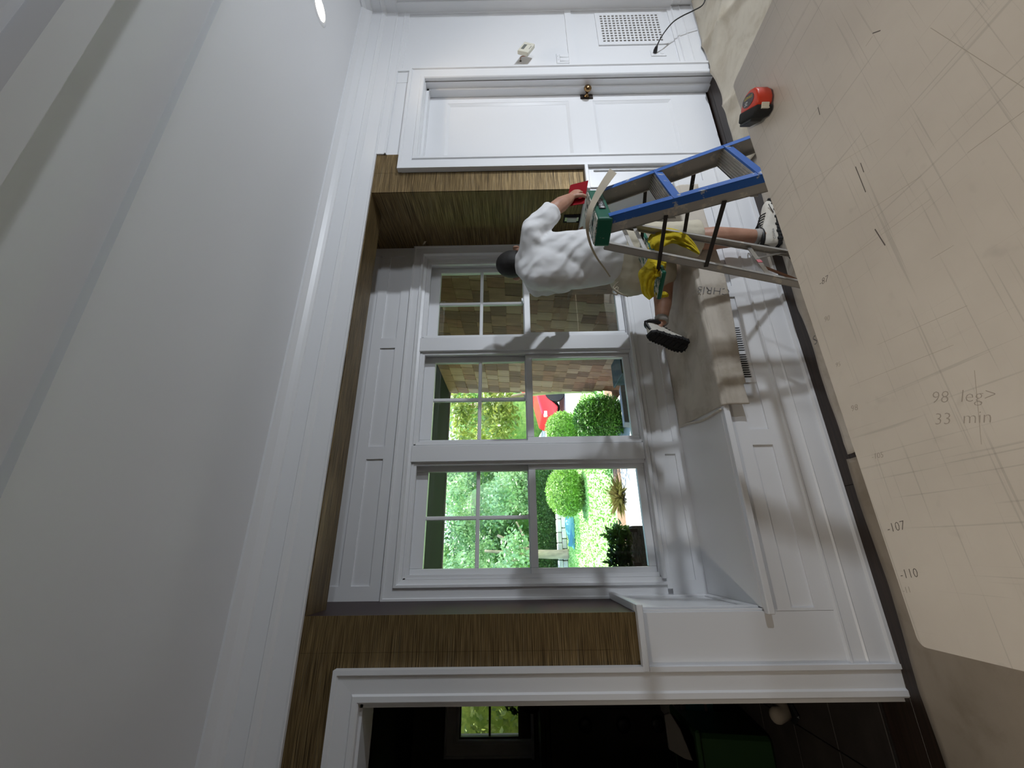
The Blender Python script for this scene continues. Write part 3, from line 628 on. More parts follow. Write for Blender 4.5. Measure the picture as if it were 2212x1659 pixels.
pen('98  leg>', 2075,857, 10,-0.5, 0.028, pencil2); pen('33  min', 2075,904, 10,-0.5, 0.027, pencil2)
pen('-11', 1958,1275, 10,-1, 0.014, pencil2); pen('95', 1810,788, 10,-3, 0.014, pencil2)
for (a, b, w) in (((1848,360),(1870,415),0.0016),((1859,352),(1866,372),0.0014),((1890,495),(1912,530),0.002),((1767,232),(1771,248),0.0016),((1870,100),(1885,78),0.0012),((1885,72),(1902,66),0.0018),((2010,560),(2060,530),0.0008),((1895,745),(2090,660),0.0008),((1835,835),(2060,745),0.0007),((2105,800),(2120,960),0.0012),((2090,330),(2212,240),0.0012),((2010,60),(2212,190),0.0011),((1700,420),(1900,300),0.0006),((1780,520),(1990,380),0.0007),((1790,590),(2010,430),0.0007)):
    p, q = onT(*a), onT(*b); p.z = q.z = TZ+0.0001; MB().bar(p, q, w if w > 0.0013 else w*0.7, 0.0002).build('scratch', pencil if w > 0.0013 else pencil3, tb)
# ------------------------------------------------------------------ tape measure lying on the table
tp = thing('tape_measure', (1.095,-1.13,TZ), 'red and black tape measure lying on the far corner of the beige table', 'tape measure')
tM = frame((1.093,-1.122,TZ+0.002), (-0.55,-0.83,0), (0.83,-0.55,0)) @ Matrix.Scale(1.0, 4)
# local frame: x runs along the black base, y towards the rounded red back, z up
tM = frame((1.088,-1.128,TZ+0.001), (-0.62,-0.78,0), (0.78,-0.62,0))
body = [(-0.040,-0.004),(0.034,-0.004),(0.042,0.004),(0.040,0.020),(0.030,0.036),(0.014,0.046),(-0.008,0.048),(-0.026,0.042),(-0.038,0.026),(-0.043,0.008)]
MB().prism(body, 0.004, 0.044, 'Z', tM).build('red_shell', redplast, tp, bevel=0.006, seg=3, smooth=True)
MB().prism([(-0.044,-0.024),(0.030,-0.026),(0.044,-0.016),(0.044,-0.002),(0.030,-0.001),(-0.044,0.003)], 0.002, 0.046, 'Z', tM).build('black_base', rubber, tp, bevel=0.005, seg=2, smooth=True)
MB().prism([(-0.046,-0.030),(0.010,-0.032),(0.018,-0.024),(-0.044,-0.021)], 0.010, 0.040, 'Z', tM).build('belt_clip', black, tp, bevel=0.002)
oval = [(-0.006+0.027*math.cos(k*math.pi/12), 0.022+0.0165*math.sin(k*math.pi/12)) for k in range(24)]
MB().prism(oval, 0.0435, 0.0450, 'Z', tM).build('label_plate', plain('tape_label', (0.030,0.022,0.026), 0.35), tp)
text('STANLEY', 0.0095, tM @ Matrix.Translation((-0.006,0.029,0.0451)) @ Matrix.Rotation(math.pi, 4, 'Z'), plain('yellow_print', (0.62,0.50,0.04), 0.5), 'brand_lettering', tp, 0.0001)
text("25'", 0.013, tM @ Matrix.Translation((-0.014,0.016,0.0451)) @ Matrix.Rotation(math.pi, 4, 'Z'), wplast, 'length_lettering', tp, 0.0001)
MB().box(0.0435,0.0465,-0.010,0.002,0.014,0.034,tM).box(0.043,0.050,-0.013,-0.010,0.014,0.034,tM).build('hook', cream, tp, bevel=0.001)
# ------------------------------------------------------------------ stepladder
LA = 0.396; LO = Vector((1.333,-0.503,0)); LR = Vector((math.cos(LA),math.sin(LA),0)); LB = Vector((-math.sin(LA),math.cos(LA),0)); LH = 1.10
def LP(r_, b_, z): return LO+LR*r_+LB*b_+Vector((0,0,z))
def FR(s, z): k = (LH-z)/LH; return LP(s*(0.136+0.088*k), -0.044-0.34*k, z)
def RR(s, z): k = (LH-z)/LH; return LP(s*(0.129+0.048*k), 0.044+0.224*k, z)
def slab(mb, p, q, ex, ey):
    vs = []
    for a in (p, q): vs += [a, a+ex, a+ex+ey, a+ey]
    mb.add(vs, [(3,2,1,0),(4,5,6,7),(0,1,5,4),(1,2,6,5),(2,3,7,6),(3,0,4,7)]); return mb
ld_ = thing('stepladder', LO, 'blue and aluminium stepladder with green plastic top standing in front of the window seat', 'stepladder')
capM = frame(LP(0,0.002,LH-0.030), LR, LB)
ct = MB()
ct.prism(rrect(-0.152,0.152,-0.060,0.062,0.012), -0.034, 0.026, 'Z', capM)
cap = ct.build('top_cap', green, ld_, bevel=0.004, seg=2)
MB().prism(rrect(-0.147,0.147,-0.055,0.057,0.012), 0.0255, 0.0295, 'Z', capM).build('cap_surface', greentop, cap)
for (a, b, r_) in ((-0.06,0.0,0.012),(0.02,0.015,0.016),(0.09,-0.01,0.010)): MB().lathe([(r_,0.0296),(r_,0.0302)], 16, capM @ Matrix.Translation((a,b,0))).build('tool_hole', dark, cap)
fM = frame(LP(-0.012,-0.0605,LH-0.036), LR, (0,0,1))
MB().box(-0.050,0.050,-0.014,0.014,0,0.001,fM).build('sticker', black, cap)
text('HUSKY', 0.0235, fM @ Matrix.Translation((0.010,0,0.0012)), wplast, 'sticker_lettering', cap, 0.0001)
MB().prism([(-0.045,-0.003),(-0.038,0.010),(-0.034,0.003),(-0.030,0.008),(-0.031,-0.007),(-0.039,-0.010)], 0.001, 0.0014, 'Z', fM).build('sticker_emblem', wplast, cap)
for s in (-1, 1):
    p, q = FR(s, LH-0.05), FR(s, 0.012); iw = LR*(-s)
    r_ = MB(); slab(r_, p, q, LB*0.074, iw*0.004); slab(r_, p, q, LB*0.004, iw*0.026); slab(r_, p+LB*0.070, q+LB*0.070, LB*0.004, iw*0.022)
    fr_ = r_.build('front_rail', alu, ld_)
    r_ = MB(); slab(r_, p-LB*0.0015-iw*0.0015, q-LB*0.0015-iw*0.0015, LB*0.034, iw*0.0014); slab(r_, p-LB*0.0015-iw*0.0015, q-LB*0.0015-iw*0.0015, LB*0.0014, iw*0.030)
    r_.build('blue_edge', blue, fr_)
    MB().box(-0.016,0.016,-0.045,0.045,0,0.016, frame(q+LB*0.037+iw*0.012-Vector((0,0,0.012)), LR, LB)).build('foot_pad', rubber, ld_, bevel=0.003)
    p, q = RR(s, LH-0.05), RR(s, 0.008)
    r_ = MB(); slab(r_, p, q, LB*0.032, iw*0.003); slab(r_, p, q, LB*0.003, iw*0.020); slab(r_, p+LB*0.029, q+LB*0.029, LB*0.003, iw*0.016)
    r_.build('rear_rail', alu, ld_)
    MB().box(-0.015,0.015,-0.022,0.022,0,0.020, frame(q+LB*0.016+iw*0.009-Vector((0,0,0.008)), LR, LB)).build('foot_pad', rubber, ld_, bevel=0.003)
    # spreader and shelf arm
    MB().bar(FR(s,0.63)+LB*0.062+LR*(s*0.004), RR(s,0.60)+LB*0.016+LR*(s*0.004), 0.004, 0.017).build('spreader', alu_d, ld_)
    MB().bar(FR(s,0.835)+LB*0.055+LR*(s*0.009), RR(s,0.80)+LB*0.10+LR*(s*0.009), 0.004, 0.015).build('shelf_arm', alu_d, ld_)
for k in (1, 2, 3):
    z = LH-0.281*k; a, b = FR(-1,z), FR(1,z)
    w = (b-a).length
    sM = frame((a+b)/2, LR, LB)
    st = MB().box(-w/2+0.004,w/2-0.004,0.0,0.078,-0.004,0.0,sM)
    for j in range(7): st.box(-w/2+0.004,w/2-0.004,0.006+j*0.010,0.011+j*0.010,0.0,0.0025,sM)
    st.box(-w/2+0.004,w/2-0.004,0.074,0.078,-0.030,0.0,sM)
    step = st.build('step', alu, ld_)
    MB().box(-w/2+0.003,w/2-0.003,-0.0035,0.004,-0.034,0.001,sM).build('step_front', blue, step)
a, b = RR(-1,0.29), RR(1,0.26)
MB().bar(a+LB*0.016, b+LB*0.016, 0.003, 0.022).build('rear_brace', steel, ld_)
mid = (a+b)/2+LB*0.016
MB().bar(mid+LR*0.03, RR(1,0.05)+LB*0.016, 0.003, 0.018).build('rear_brace', steel, ld_)
MB().bar(mid-LR*0.05, RR(-1,0.05)+LB*0.016, 0.003, 0.014).build('rear_brace', plain('rusty_steel', (0.20,0.09,0.045), 0.7, 0.3), ld_)
MB().bar(mid-LR*0.012+LB*-0.003, mid+LR*0.012+LB*-0.003, 0.002, 0.022).build('warning_label', plain('pink_label', (0.62,0.18,0.20), 0.5), ld_)
for z in (0.92, 0.86): MB().bar(RR(-1,z)+LB*0.016, RR(1,z)+LB*0.016, 0.003, 0.018).build('rear_brace', alu, ld_)
shM = frame(LP(0,0.165,0.790), LR, LB) @ Matrix.Rotation(R(-4), 4, 'X')
sh = MB().box(-0.19,0.19,0.0,0.140,-0.012,0.006,shM).build('shelf', green, ld_, bevel=0.004)
MB().box(-0.185,0.185,0.004,0.136,0.0055,0.0075,shM).build('shelf_surface', greentop, sh)
# ------------------------------------------------------------------ yellow cloth over the ladder shelf
def strip(outer, inner, bul, seed, nu=44, nv=16):
    O = spline([at(*p) for p in outer], 10); I = spline([at(*p) for p in inner], 10)
    def smp(L, u): k = u*(len(L)-1); i = min(int(k), len(L)-2); return L[i].lerp(L[i+1], k-i)
    def fn(u, v):
        p = smp(O, u).lerp(smp(I, u), v); n = (CAM-p).normalized()
        return p+n*(bul*math.sin(math.pi*v)+0.008*math.sin(9*u+seed+5*v)+0.006*math.sin(17*v+6*u*(1+v)+seed)+0.003*math.sin(31*u-12*v+seed))
    return fn, nu, nv
yc = thing('yellow_cloth', LP(0,0.22,0.80), 'crumpled yellow terry cloth hanging over the green ladder shelf', 'cloth')
for nm_, a in (('hanging_fold', strip([(1402,560,1.90),(1400,515,1.97),(1420,495,1.99),(1446,493,1.99),(1474,501,1.98),(1495,519,1.96),(1512,546,1.94)], [(1428,568,1.87),(1428,540,1.90),(1440,530,1.93),(1456,526,1.95),(1474,533,1.95),(1492,541,1.94),(1511,550,1.94)], 0.03, 1.0)),
              ('bunched_fold', strip([(1402,552,1.88),(1393,572,1.86),(1379,589,1.84),(1383,612,1.84),(1388,634,1.84),(1403,648,1.84)], [(1444,552,1.86),(1436,575,1.83),(1430,592,1.81),(1416,602,1.80),(1412,624,1.81),(1413,640,1.82)], 0.045, 2.3)),
              ('front_fold', strip([(1404,566,1.82),(1408,582,1.80),(1414,598,1.79)], [(1440,566,1.82),(1436,584,1.80),(1424,598,1.79)], 0.02, 3.1, 24, 14)),
              ('hanging_corner', strip([(1416,632,1.86),(1430,629,1.86),(1440,632,1.86),(1444,637,1.86)], [(1416,642,1.86),(1428,643,1.86),(1438,642,1.86),(1444,640,1.86)], 0.012, 0.4, 20, 8))):
    o = MB().grid(*a).build(nm_, yellow, yc, smooth=True)
    so = o.modifiers.new('thick', 'SOLIDIFY'); so.thickness = 0.005; so.offset = 0
    ss = o.modifiers.new('soft', 'SUBSURF'); ss.levels = 1; ss.render_levels = 1
# ------------------------------------------------------------------ strip of paper curling over the ladder top
ctr = spline([(1325,369,1.80),(1306,396,1.74),(1289,424,1.70),(1276,452,1.66),(1269,480,1.66),(1270,505,1.68),(1277,532,1.72),(1290,558,1.80),(1306,580,1.90),(1318,598,1.98)], 6)
wd = [9,8.2,7.0,5.6,4.2,3.0,2.4,2.0,1.6,1.3]
vs = []; fs = []
for i, p in enumerate(ctr):
    k = i/(len(ctr)-1)*(len(wd)-1); j = min(int(k), len(wd)-2); w = wd[j]*(1-k+j)+wd[j+1]*(k-j)
    t2 = ctr[min(i+1,len(ctr)-1)]-ctr[max(i-1,0)]; n2 = Vector((-t2.y, t2.x, 0)).normalized()
    for sg in (-1, 1):
        q = p+n2*sg*w; vs.append(at(q.x, q.y, p.z))
for i in range(len(ctr)-1): fs.append((2*i,2*i+1,2*i+3,2*i+2))
o = MB().add(vs, fs).build('paper_strip', paper, None, label='long curling offcut strip of wallpaper lying across the green ladder top', cat='paper strip')
so = o.modifiers.new('thick', 'SOLIDIFY'); so.thickness = 0.0012
# ------------------------------------------------------------------ the person kneeling on the window seat
def blob(mb, name, m, parent, voxel, it, disp=None, **t):
    o = mb.build(name, m, parent, smooth=True, **t)
    r_ = o.modifiers.new('union', 'REMESH'); r_.mode = 'VOXEL'; r_.voxel_size = voxel; r_.use_smooth_shade = True
    s_ = o.modifiers.new('smooth', 'SMOOTH'); s_.iterations = it; s_.factor = 0.5
    if disp:
        tx = bpy.data.textures.new(name+'_folds', 'CLOUDS'); tx.noise_scale = disp[1]; tx.noise_depth = 1
        d_ = o.modifiers.new('folds', 'DISPLACE'); d_.texture = tx; d_.strength = disp[0]; d_.mid_level = 0.5; d_.texture_coords = 'GLOBAL'
    return o
V = Vector
LAT = V((0.82,-0.57,0)); FAC = V((0.57,0.82,0))
hd = V((1.518,0.040,1.424)); nb = V((1.468,-0.025,1.352)); shR = V((1.605,-0.120,1.330)); shL = V((1.385,0.055,1.300))
ch = V((1.480,-0.020,1.215)); be = V((1.490,-0.040,1.050)); wa = V((1.480,-0.062,0.915)); pe = V((1.478,-0.060,0.82))
elR = V((1.790,-0.105,1.190)); wrR = V((1.908,-0.058,1.098)); elL = V((1.53,0.23,1.06)); wrL = V((1.80,0.235,1.03))
hiR = V((1.535,-0.095,0.800)); hiL = V((1.405,-0.005,0.790)); knR = V((1.535,-0.120,0.470)); anR = V((1.545,-0.124,0.112))
knL = V((1.530,0.150,0.522)); anL = V((1.185,0.130,0.606))
tl = V((1.050,0.205,0.450)); hl = V((1.078,0.085,0.706)); fx = (tl-hl).normalized(); uz = V((0.94,0.18,0.12)); uz = (uz-fx*uz.dot(fx)).normalized()
b = MB()
hM = frame(hd, LAT, FAC+V((0,0,-0.75)))
b.ell(hd, 0.070, 0.096, 0.102, hM.to_3x3().to_4x4()); 
jaw = hd+(FAC*0.055+V((0,0,-0.085))); b.ell(jaw, 0.052, 0.058, 0.05)
ns = hd+FAC*0.085+V((0,0,-0.070)); b.tube([ns, ns+FAC*0.012+V((0,0,-0.035))], [0.008,0.014], 8, cap='round')
b.tube([nb-V((0,0,0.05)), nb+V((0.01,0.008,0.02)), hd+V((-0.004,-0.01,-0.02))], [0.066,0.058,0.060], 14, cap='round')
for s in (-1, 1):
    ec = hd+LAT*(0.076*s)+V((-0.004,-0.008,-0.018)); b.ell(ec, 0.010, 0.020, 0.032, frame((0,0,0), LAT, FAC+V((0,0,-0.3))))
    b.ell(ec+LAT*(0.010*s)+V((0,-0.006,0.012)), 0.008, 0.016, 0.022)
b.tube([nb-V((0,0,0.03)), ch, be, wa, pe], [0.115,0.135,0.130,0.125,0.135], 20, lat=LAT, asp=[0.68,0.72,0.72,0.70,0.72], cap='round')
b.tube([shL, nb, shR], [0.046,0.058,0.046], 14, cap='round')
b.tube([shR, (shR+elR)/2, elR], [0.046,0.046,0.042], 14, cap='round'); b.tube([elR, elR.lerp(wrR,0.35), wrR], [0.042,0.044,0.029], 14, cap='round')
b.tube([shL, (shL+elL)/2, elL], [0.046,0.046,0.042], 14, cap='round'); b.tube([elL, elL.lerp(wrL,0.35), wrL], [0.042,0.043,0.028], 14, cap='round')
for (h_, k_, a_) in ((hiR, knR, anR), (hiL, knL, anL)):
    b.tube([h_, h_.lerp(k_,0.5), k_], [0.090,0.078,0.058], 16, cap='round')
    d_ = (a_-k_); bk = (V((-0.012,-0.015,0)) if a_ is anR else V((0,-0.01,0.015)))
    b.tube([k_, k_+d_*0.30+bk, k_+d_*0.68, a_], [0.054,0.060,0.048,0.033], 16, cap='round')
b.tube([anR, V((1.548,-0.124,0.075)), V((1.62,-0.132,0.052))], [0.030,0.026,0.020], 12, cap='round')
b.tube([anL, hl+fx*0.075+uz*0.058, hl+fx*0.15+uz*0.034], [0.030,0.026,0.019], 12, cap='round')
# right hand closed round the scraper: palm, four fingers, thumb
def hand(b, wr, d, pn, thumb_side, curl, sc=1.0):
    d = d.normalized(); pn = (pn-d*pn.dot(d)).normalized(); sd_ = d.cross(pn).normalized()*thumb_side
    b.tube([wr, wr+d*0.03*sc, wr+d*0.082*sc], [0.026*sc,0.036*sc,0.040*sc], 14, lat=sd_, asp=[0.8,0.48,0.40], cap='round')
    for k, (ln, off) in enumerate(((0.070,0.030),(0.078,0.010),(0.073,-0.010),(0.058,-0.029))):
        p = wr+d*(0.080-0.004*abs(k-1))*sc+sd_*off*sc; pts = [p]; g = 0.0
        for j, fr_ in enumerate((0.45,0.30,0.25)):
            g += curl[j]; p = p+(d*math.cos(g)+pn*math.sin(g)+sd_*(0.05*(1.5-k)))*ln*fr_*sc; pts.append(p)
        b.tube(pts, [0.0095*sc,0.009*sc,0.0085*sc,0.0075*sc], 10, cap='round')
    t0 = wr+d*0.028*sc+sd_*0.028*sc
    b.tube([t0, t0+(d*0.5+sd_*0.75+pn*0.25)*0.038*sc, t0+(d*0.85+sd_*0.75+pn*0.65)*0.058*sc, t0+(d*1.2+sd_*0.7+pn*0.8)*0.072*sc], [0.014*sc,0.0125*sc,0.010*sc,0.008*sc], 10, cap='round')
hdir = (V((2.01,-0.03,1.035))-wrR)
hand(b, wrR, hdir, V((0.35,0.62,-0.55)), -1, (0.55,0.75,0.5))
hand(b, wrL, V((0.9,0.0,-0.12)), V((0.0,0.2,-0.98)), -1, (0.15,0.25,0.2))
pr = blob(b, 'person', skin, None, 0.0045, 5, label='person in white t-shirt and cream shorts kneeling on the window seat, seen from behind', cat='person')
# hair cap
hb = MB(); hM2 = hM.to_3x3().to_4x4()
hb.ell(hd+V((0,0,0.016))-FAC*0.020, 0.0775, 0.092, 0.099, hM2)
hair = blob(hb, 'hair', hairm, pr, 0.006, 4)
for s in (-1, 1):
    MB().ell(hd+LAT*(0.030*s)+FAC*0.062+V((0,0,-0.062)), 0.012, 0.012, 0.012).build('eye', wplast, pr, smooth=True)
# t-shirt
tsh = MB()
tsh.tube([nb+V((0.0,0.0,0.012)), nb-V((0,0,0.045)), ch, be, wa+V((0,0,0.02)), wa-V((0.0,0.005,0.035))], [0.095,0.136,0.166,0.158,0.152,0.156], 24, lat=LAT, asp=[0.85,0.72,0.74,0.74,0.74,0.76], cap='round')
tsh.ell(ch-FAC*0.040+V((-0.030,0.0,0.035)), 0.150, 0.10, 0.165); tsh.ell(ch-FAC*0.030+V((-0.050,0.015,-0.03)), 0.125, 0.095, 0.16)
tsh.tube([shL+V((0,0,-0.004)), nb-V((0,0,0.010))-FAC*0.02, shR+V((0,0,-0.004))], [0.074,0.086,0.074], 16, cap='round')
tsh.tube([shR, shR.lerp(elR,0.55), shR.lerp(elR,0.86)], [0.074,0.072,0.070], 16, cap='flat')
tsh.tube([shL, shL.lerp(elL,0.55), shL.lerp(elL,0.80)], [0.074,0.068,0.064], 16, cap='flat')
ts_ = blob(tsh, 't_shirt', cotton, pr, 0.006, 18, (0.006,0.10))
tx = bpy.data.textures.new('shirt_creases', 'MARBLE'); tx.noise_scale = 0.20; tx.turbulence = 8.0; tx.marble_type = 'SOFT'
d_ = ts_.modifiers.new('creases', 'DISPLACE'); d_.texture = tx; d_.strength = 0.017; d_.mid_level = 0.5; d_.texture_coords = 'GLOBAL'
s_ = ts_.modifiers.new('soften', 'SMOOTH'); s_.iterations = 2; s_.factor = 0.5
# shorts
sh_ = MB()
sh_.tube([wa-V((0,0,0.025)), wa-V((0,0,0.055)), pe, pe-V((0,0,0.06))], [0.144,0.156,0.174,0.164], 22, lat=LAT, asp=[0.74,0.76,0.80,0.80], cap='round')
sh_.tube([hiR, hiR.lerp(knR,0.55), hiR.lerp(knR,1.10)], [0.112,0.102,0.096], 18, cap='flat')
sh_.tube([hiL, hiL.lerp(knL,0.45), hiL.lerp(knL,0.74)], [0.124,0.112,0.112], 18, cap='round')
blob(sh_, 'shorts', khaki, pr, 0.007, 4, (0.010,0.06))
us = MB().tube([hiL.lerp(knL,0.5), hiL.lerp(knL,0.86)], [0.088,0.080], 18, cap='flat'); blob(us, 'under_shorts', black, pr, 0.007, 3)
# waist string
MB().tube(spline([wa+LAT*-0.14+FAC*-0.08+V((0,0,-0.04)), wa+LAT*-0.17+FAC*-0.10+V((0,0,-0.01)), wa+LAT*-0.20+FAC*-0.10+V((0,0,-0.05)), wa+LAT*-0.215+FAC*-0.09+V((0,0,-0.09))], 6), 0.004, 6, cap='round').build('apron_string', paper, pr, smooth=True)
MB().tube(spline([wa+LAT*-0.165+FAC*-0.10+V((0,0,-0.03)), wa+LAT*-0.19+FAC*-0.10+V((0,0,-0.005)), wa+LAT*-0.205+FAC*-0.10+V((0,0,-0.03)), wa+LAT*-0.17+FAC*-0.10+V((0,0,-0.035))], 6), 0.0035, 6, cap='round').build('apron_string', paper, pr, smooth=True)
# shoes
def shoe(M, parent, mirror=1, left=False):
    Ls = 0.292
    def hw(s): return 0.034+0.017*math.sin(min(1,s/0.72)*math.pi*0.5)**1.5 - (0.0 if s < 0.72 else 0.040*((s-0.72)/0.28)**2.4) - (0.012*(1-s/0.08) if s < 0.08 else 0) - 0.006*math.exp(-((s-0.42)/0.12)**2)
    n = 26; ol = []
    for k in range(n+1): s = k/n; ol.append((s*Ls, hw(s)*mirror))
    for k in range(n, -1, -1): s = k/n; ol.append((s*Ls, -hw(s)*0.94*mirror))
    sole = MB().prism(ol, 0.005, 0.022, 'Z', M)
    for k in range(14):                     # lugs round the edge
        s = (k+0.3)/14
        for sg in (-1, 1):
            y = sg*hw(s)*0.96*mirror; sole.box(s*Ls, s*Ls+0.013, min(y*0.70,y*1.04), max(y*0.70,y*1.04), 0.0, 0.027 if k % 2 else 0.020, M)
    for k in range(8):
        s = 0.06+k*0.115; sole.box(s*Ls, s*Ls+0.016, -0.02,0.02, 0.0,0.008, M)
    so_ = sole.build('shoe', rubber, parent, bevel=0.0015)
    prof = [(0.0,0.098,0.62),(0.03,0.106,0.78),(0.10,0.106,0.86),(0.22,0.104,0.86),(0.34,0.098,0.86),(0.46,0.082,0.92),(0.60,0.066,0.96),(0.75,0.055,0.99),(0.88,0.046,0.98),(0.96,0.036,0.92),(1.0,0.024,0.7)]
    nv = 14; vs = []; fs = []
    for (s, hgt, wf) in prof:
        for k in range(nv+1):
            g = math.pi*k/nv; e = 0.62
            cx = math.copysign(abs(math.cos(g))**e, math.cos(g)); cz = math.sin(g)**0.75
            vs.append((0.004+s*(Ls-0.008), cx*hw(min(s,0.985))*wf*mirror*1.0*(1-(0.16 if s < 0.4 else 0.24)*cz), 0.020+cz*(hgt-0.020)))
    for i in range(len(prof)-1):
        for k in range(nv): fs.append((i*(nv+1)+k, i*(nv+1)+k+1, (i+1)*(nv+1)+k+1, (i+1)*(nv+1)+k))
    fs.append(list(range(nv+1))); fs.append([(len(prof)-1)*(nv+1)+k for k in range(nv+1)])
    u_ = MB().add(vs, fs, M).build('upper', shoew, so_, smooth=True); ss = u_.modifiers.new('s','SUBSURF'); ss.levels = 1; ss.render_levels = 2
    pts = [M @ V((0.056+0.048*math.cos(g*math.pi/10), 0.031*math.sin(g*math.pi/10)*mirror, 0.098-0.004*math.cos(g*math.pi/10))) for g in range(21)]
    MB().tube(pts, 0.0105, 10).build('collar', black, so_, smooth=True)
    MB().tube([M @ V((0.012,0.012*mirror,0.04)), M @ V((0.007,0.0,0.085)), M @ V((0.006,0.0,0.108))], [0.006,0.009,0.007], 10, asp=1.6, cap='round').build('heel_tab', black, so_, smooth=True)
    MB().tube([M @ V((0.090,0,0.108)), M @ V((0.125,0,0.094))], [0.022,0.020], 12, asp=0.4, cap='round').build('tongue', black, so_, smooth=True)
    for k in range(5):
        xx = 0.108+k*0.018; zz = 0.100-k*0.0075
        MB().tube(spline([M @ V((xx,0.026*mirror,zz-0.012)), M @ V((xx+0.004,0.010*mirror,zz+0.004)), M @ V((xx+0.010,-0.010*mirror,zz+0.003)), M @ V((xx+0.014,-0.025*mirror,zz-0.014))], 3), 0.0032, 6).build('lace', black, so_, smooth=True)
    for sg in (-1, 1): MB().tube(spline([M @ V((0.112,0,0.108)), M @ V((0.100,sg*0.018,0.125)), M @ V((0.122,sg*0.034,0.114)), M @ V((0.114,0.004*sg,0.108))], 5), 0.0026, 6).build('lace', black, so_, smooth=True)
    MB().tube([M @ V((x_, -hw(x_/Ls)*mirror*0.93, z_)) for (x_, z_) in ((0.235,0.046),(0.205,0.040),(0.180,0.031))], 0.0022, 6).build('stitched_seam', alu_d, so_)
    sM_ = M @ frame((0.052,-0.0415*mirror,0.050),(1,0,0),(0,0.18,1))
    text('Columbia', 0.016, sM_, ink, 'side_lettering', so_, 0.0002)
    return so_
rM = frame((1.478,-0.118,0.010), (0.985,-0.10,0), (0.10,0.985,0)); shoe(rM, pr)
lM = Matrix.Translation(hl-uz*0.015) @ Matrix((fx, uz.cross(fx), uz)).transposed().to_4x4(); shoe(lM, pr, -1)
for c_, ax in ((anR+V((0.0,0,0.016)), V((0,0,1))), (anL+V((0.005,0,0.0)), (knL-anL).normalized())):
    MB().tube([c_-ax*0.02, c_+ax*0.012], [0.040,0.0375], 16).build('sock', plain('grey_sock', (0.42,0.40,0.38), 0.9), pr, smooth=True)
# red scraper in the right hand
c4 = [at(1271,390,2.46), at(1262,440,2.40), at(1222,446,2.40), at(1232,400,2.45)]
nrm = (c4[1]-c4[0]).cross(c4[2]-c4[0]).normalized()*0.0015
MB().add([p-nrm for p in c4]+[p+nrm for p in c4], [(0,1,2,3),(7,6,5,4),(0,4,5,1),(1,5,6,2),(2,6,7,3),(3,7,4,0)]).build('scraper', redscrap, None, label='dark red plastic wallpaper smoother held in the right hand', cat='smoothing tool')
# ------------------------------------------------------------------ outside: ground
GZ = -0.12
def ground_mat(name, a, b_, sc, sc2=60):
    m, nt, bs = nm(name)
    c = mix(nt, 0.5, ramp(nt, noise(nt, (sc,sc,sc), 5.0, 0.65), [(0.3, a), (0.7, b_)]), ramp(nt, noise(nt, (sc2,sc2,sc2), 3.0), [(0.3, a), (0.7, b_)]))
    nt.links.new(c, bs.inputs['Base Color']); bs.inputs['Roughness'].default_value = 0.9
    bump(nt, bs, noise(nt, (sc2,sc2,sc2), 3.0), 0.6, 0.02); return m
lawnm = ground_mat('lawn_grass', (0.19,0.42,0.09), (0.38,0.62,0.22), 1.2, 22)
pave = plain('pale_paving', (0.62,0.62,0.58), 0.8, var=0.08, vs=(3,3,3))
mulch = plain('mulch', (0.20,0.12,0.07), 0.95, var=0.5, vs=(20,20,20), bmp=0.8, bs_=(60,60,60), bd=0.02)
gravel = plain('pale_gravel', (0.62,0.60,0.55), 0.95, var=0.12, vs=(12,12,12))
struct('lawn', MB().box(-40,3.4,4.75,40,GZ-0.3,GZ), lawnm)
struct('path', MB().box(-12,2.1,3.05,4.25,GZ-0.3,GZ+0.004), pave)
struct('porch_floor', MB().box(-12,2.1,0.66,3.05,GZ-0.3,GZ+0.002), plain('dark_low_bounce_floor', (0.035,0.034,0.032), 0.8, var=0.3, vs=(4,4,4)))  # floor made dark to cut light bouncing onto the shingle wall
struct('path_bed', MB().box(-12,3.4,4.25,4.75,GZ-0.3,GZ+0.002), mulch)
struct('driveway', MB().box(3.4,40,3.6,40,GZ-0.3,GZ+0.002), gravel)
# lawn tufts
def tufts(name, m, n, x0, x1, y0, y1, h, seed, **t):
    rn = np.random.RandomState(seed); P = np.stack([rn.uniform(x0,x1,n), rn.uniform(y0,y1,n), np.full(n,GZ)], 1)
    a = rn.uniform(0,2*np.pi,n); w = 0.02; hh = h*rn.uniform(0.5,1.2,n)
    A = P-np.stack([np.cos(a)*w,np.sin(a)*w,np.zeros(n)],1); B = P+np.stack([np.cos(a)*w,np.sin(a)*w,np.zeros(n)],1); Cc = P+np.stack([rn.normal(0,0.03,n),rn.normal(0,0.03,n),hh],1)
    v = np.stack([A,B,Cc],1).reshape(-1,3); f = np.arange(3*n).reshape(-1,3)
    me = bpy.data.meshes.new(name); me.from_pydata(v.tolist(), [], f.tolist()); me.materials.append(m)
    o = bpy.data.objects.new(name, me); COL.objects.link(o); tag(o, **t); return o
tufts('lawn_grass', lawnm, 14000, -3.5,3.3,4.8,11.5,0.04,3, label='short sunlit grass of the lawn outside the windows', cat='grass', kind='stuff')
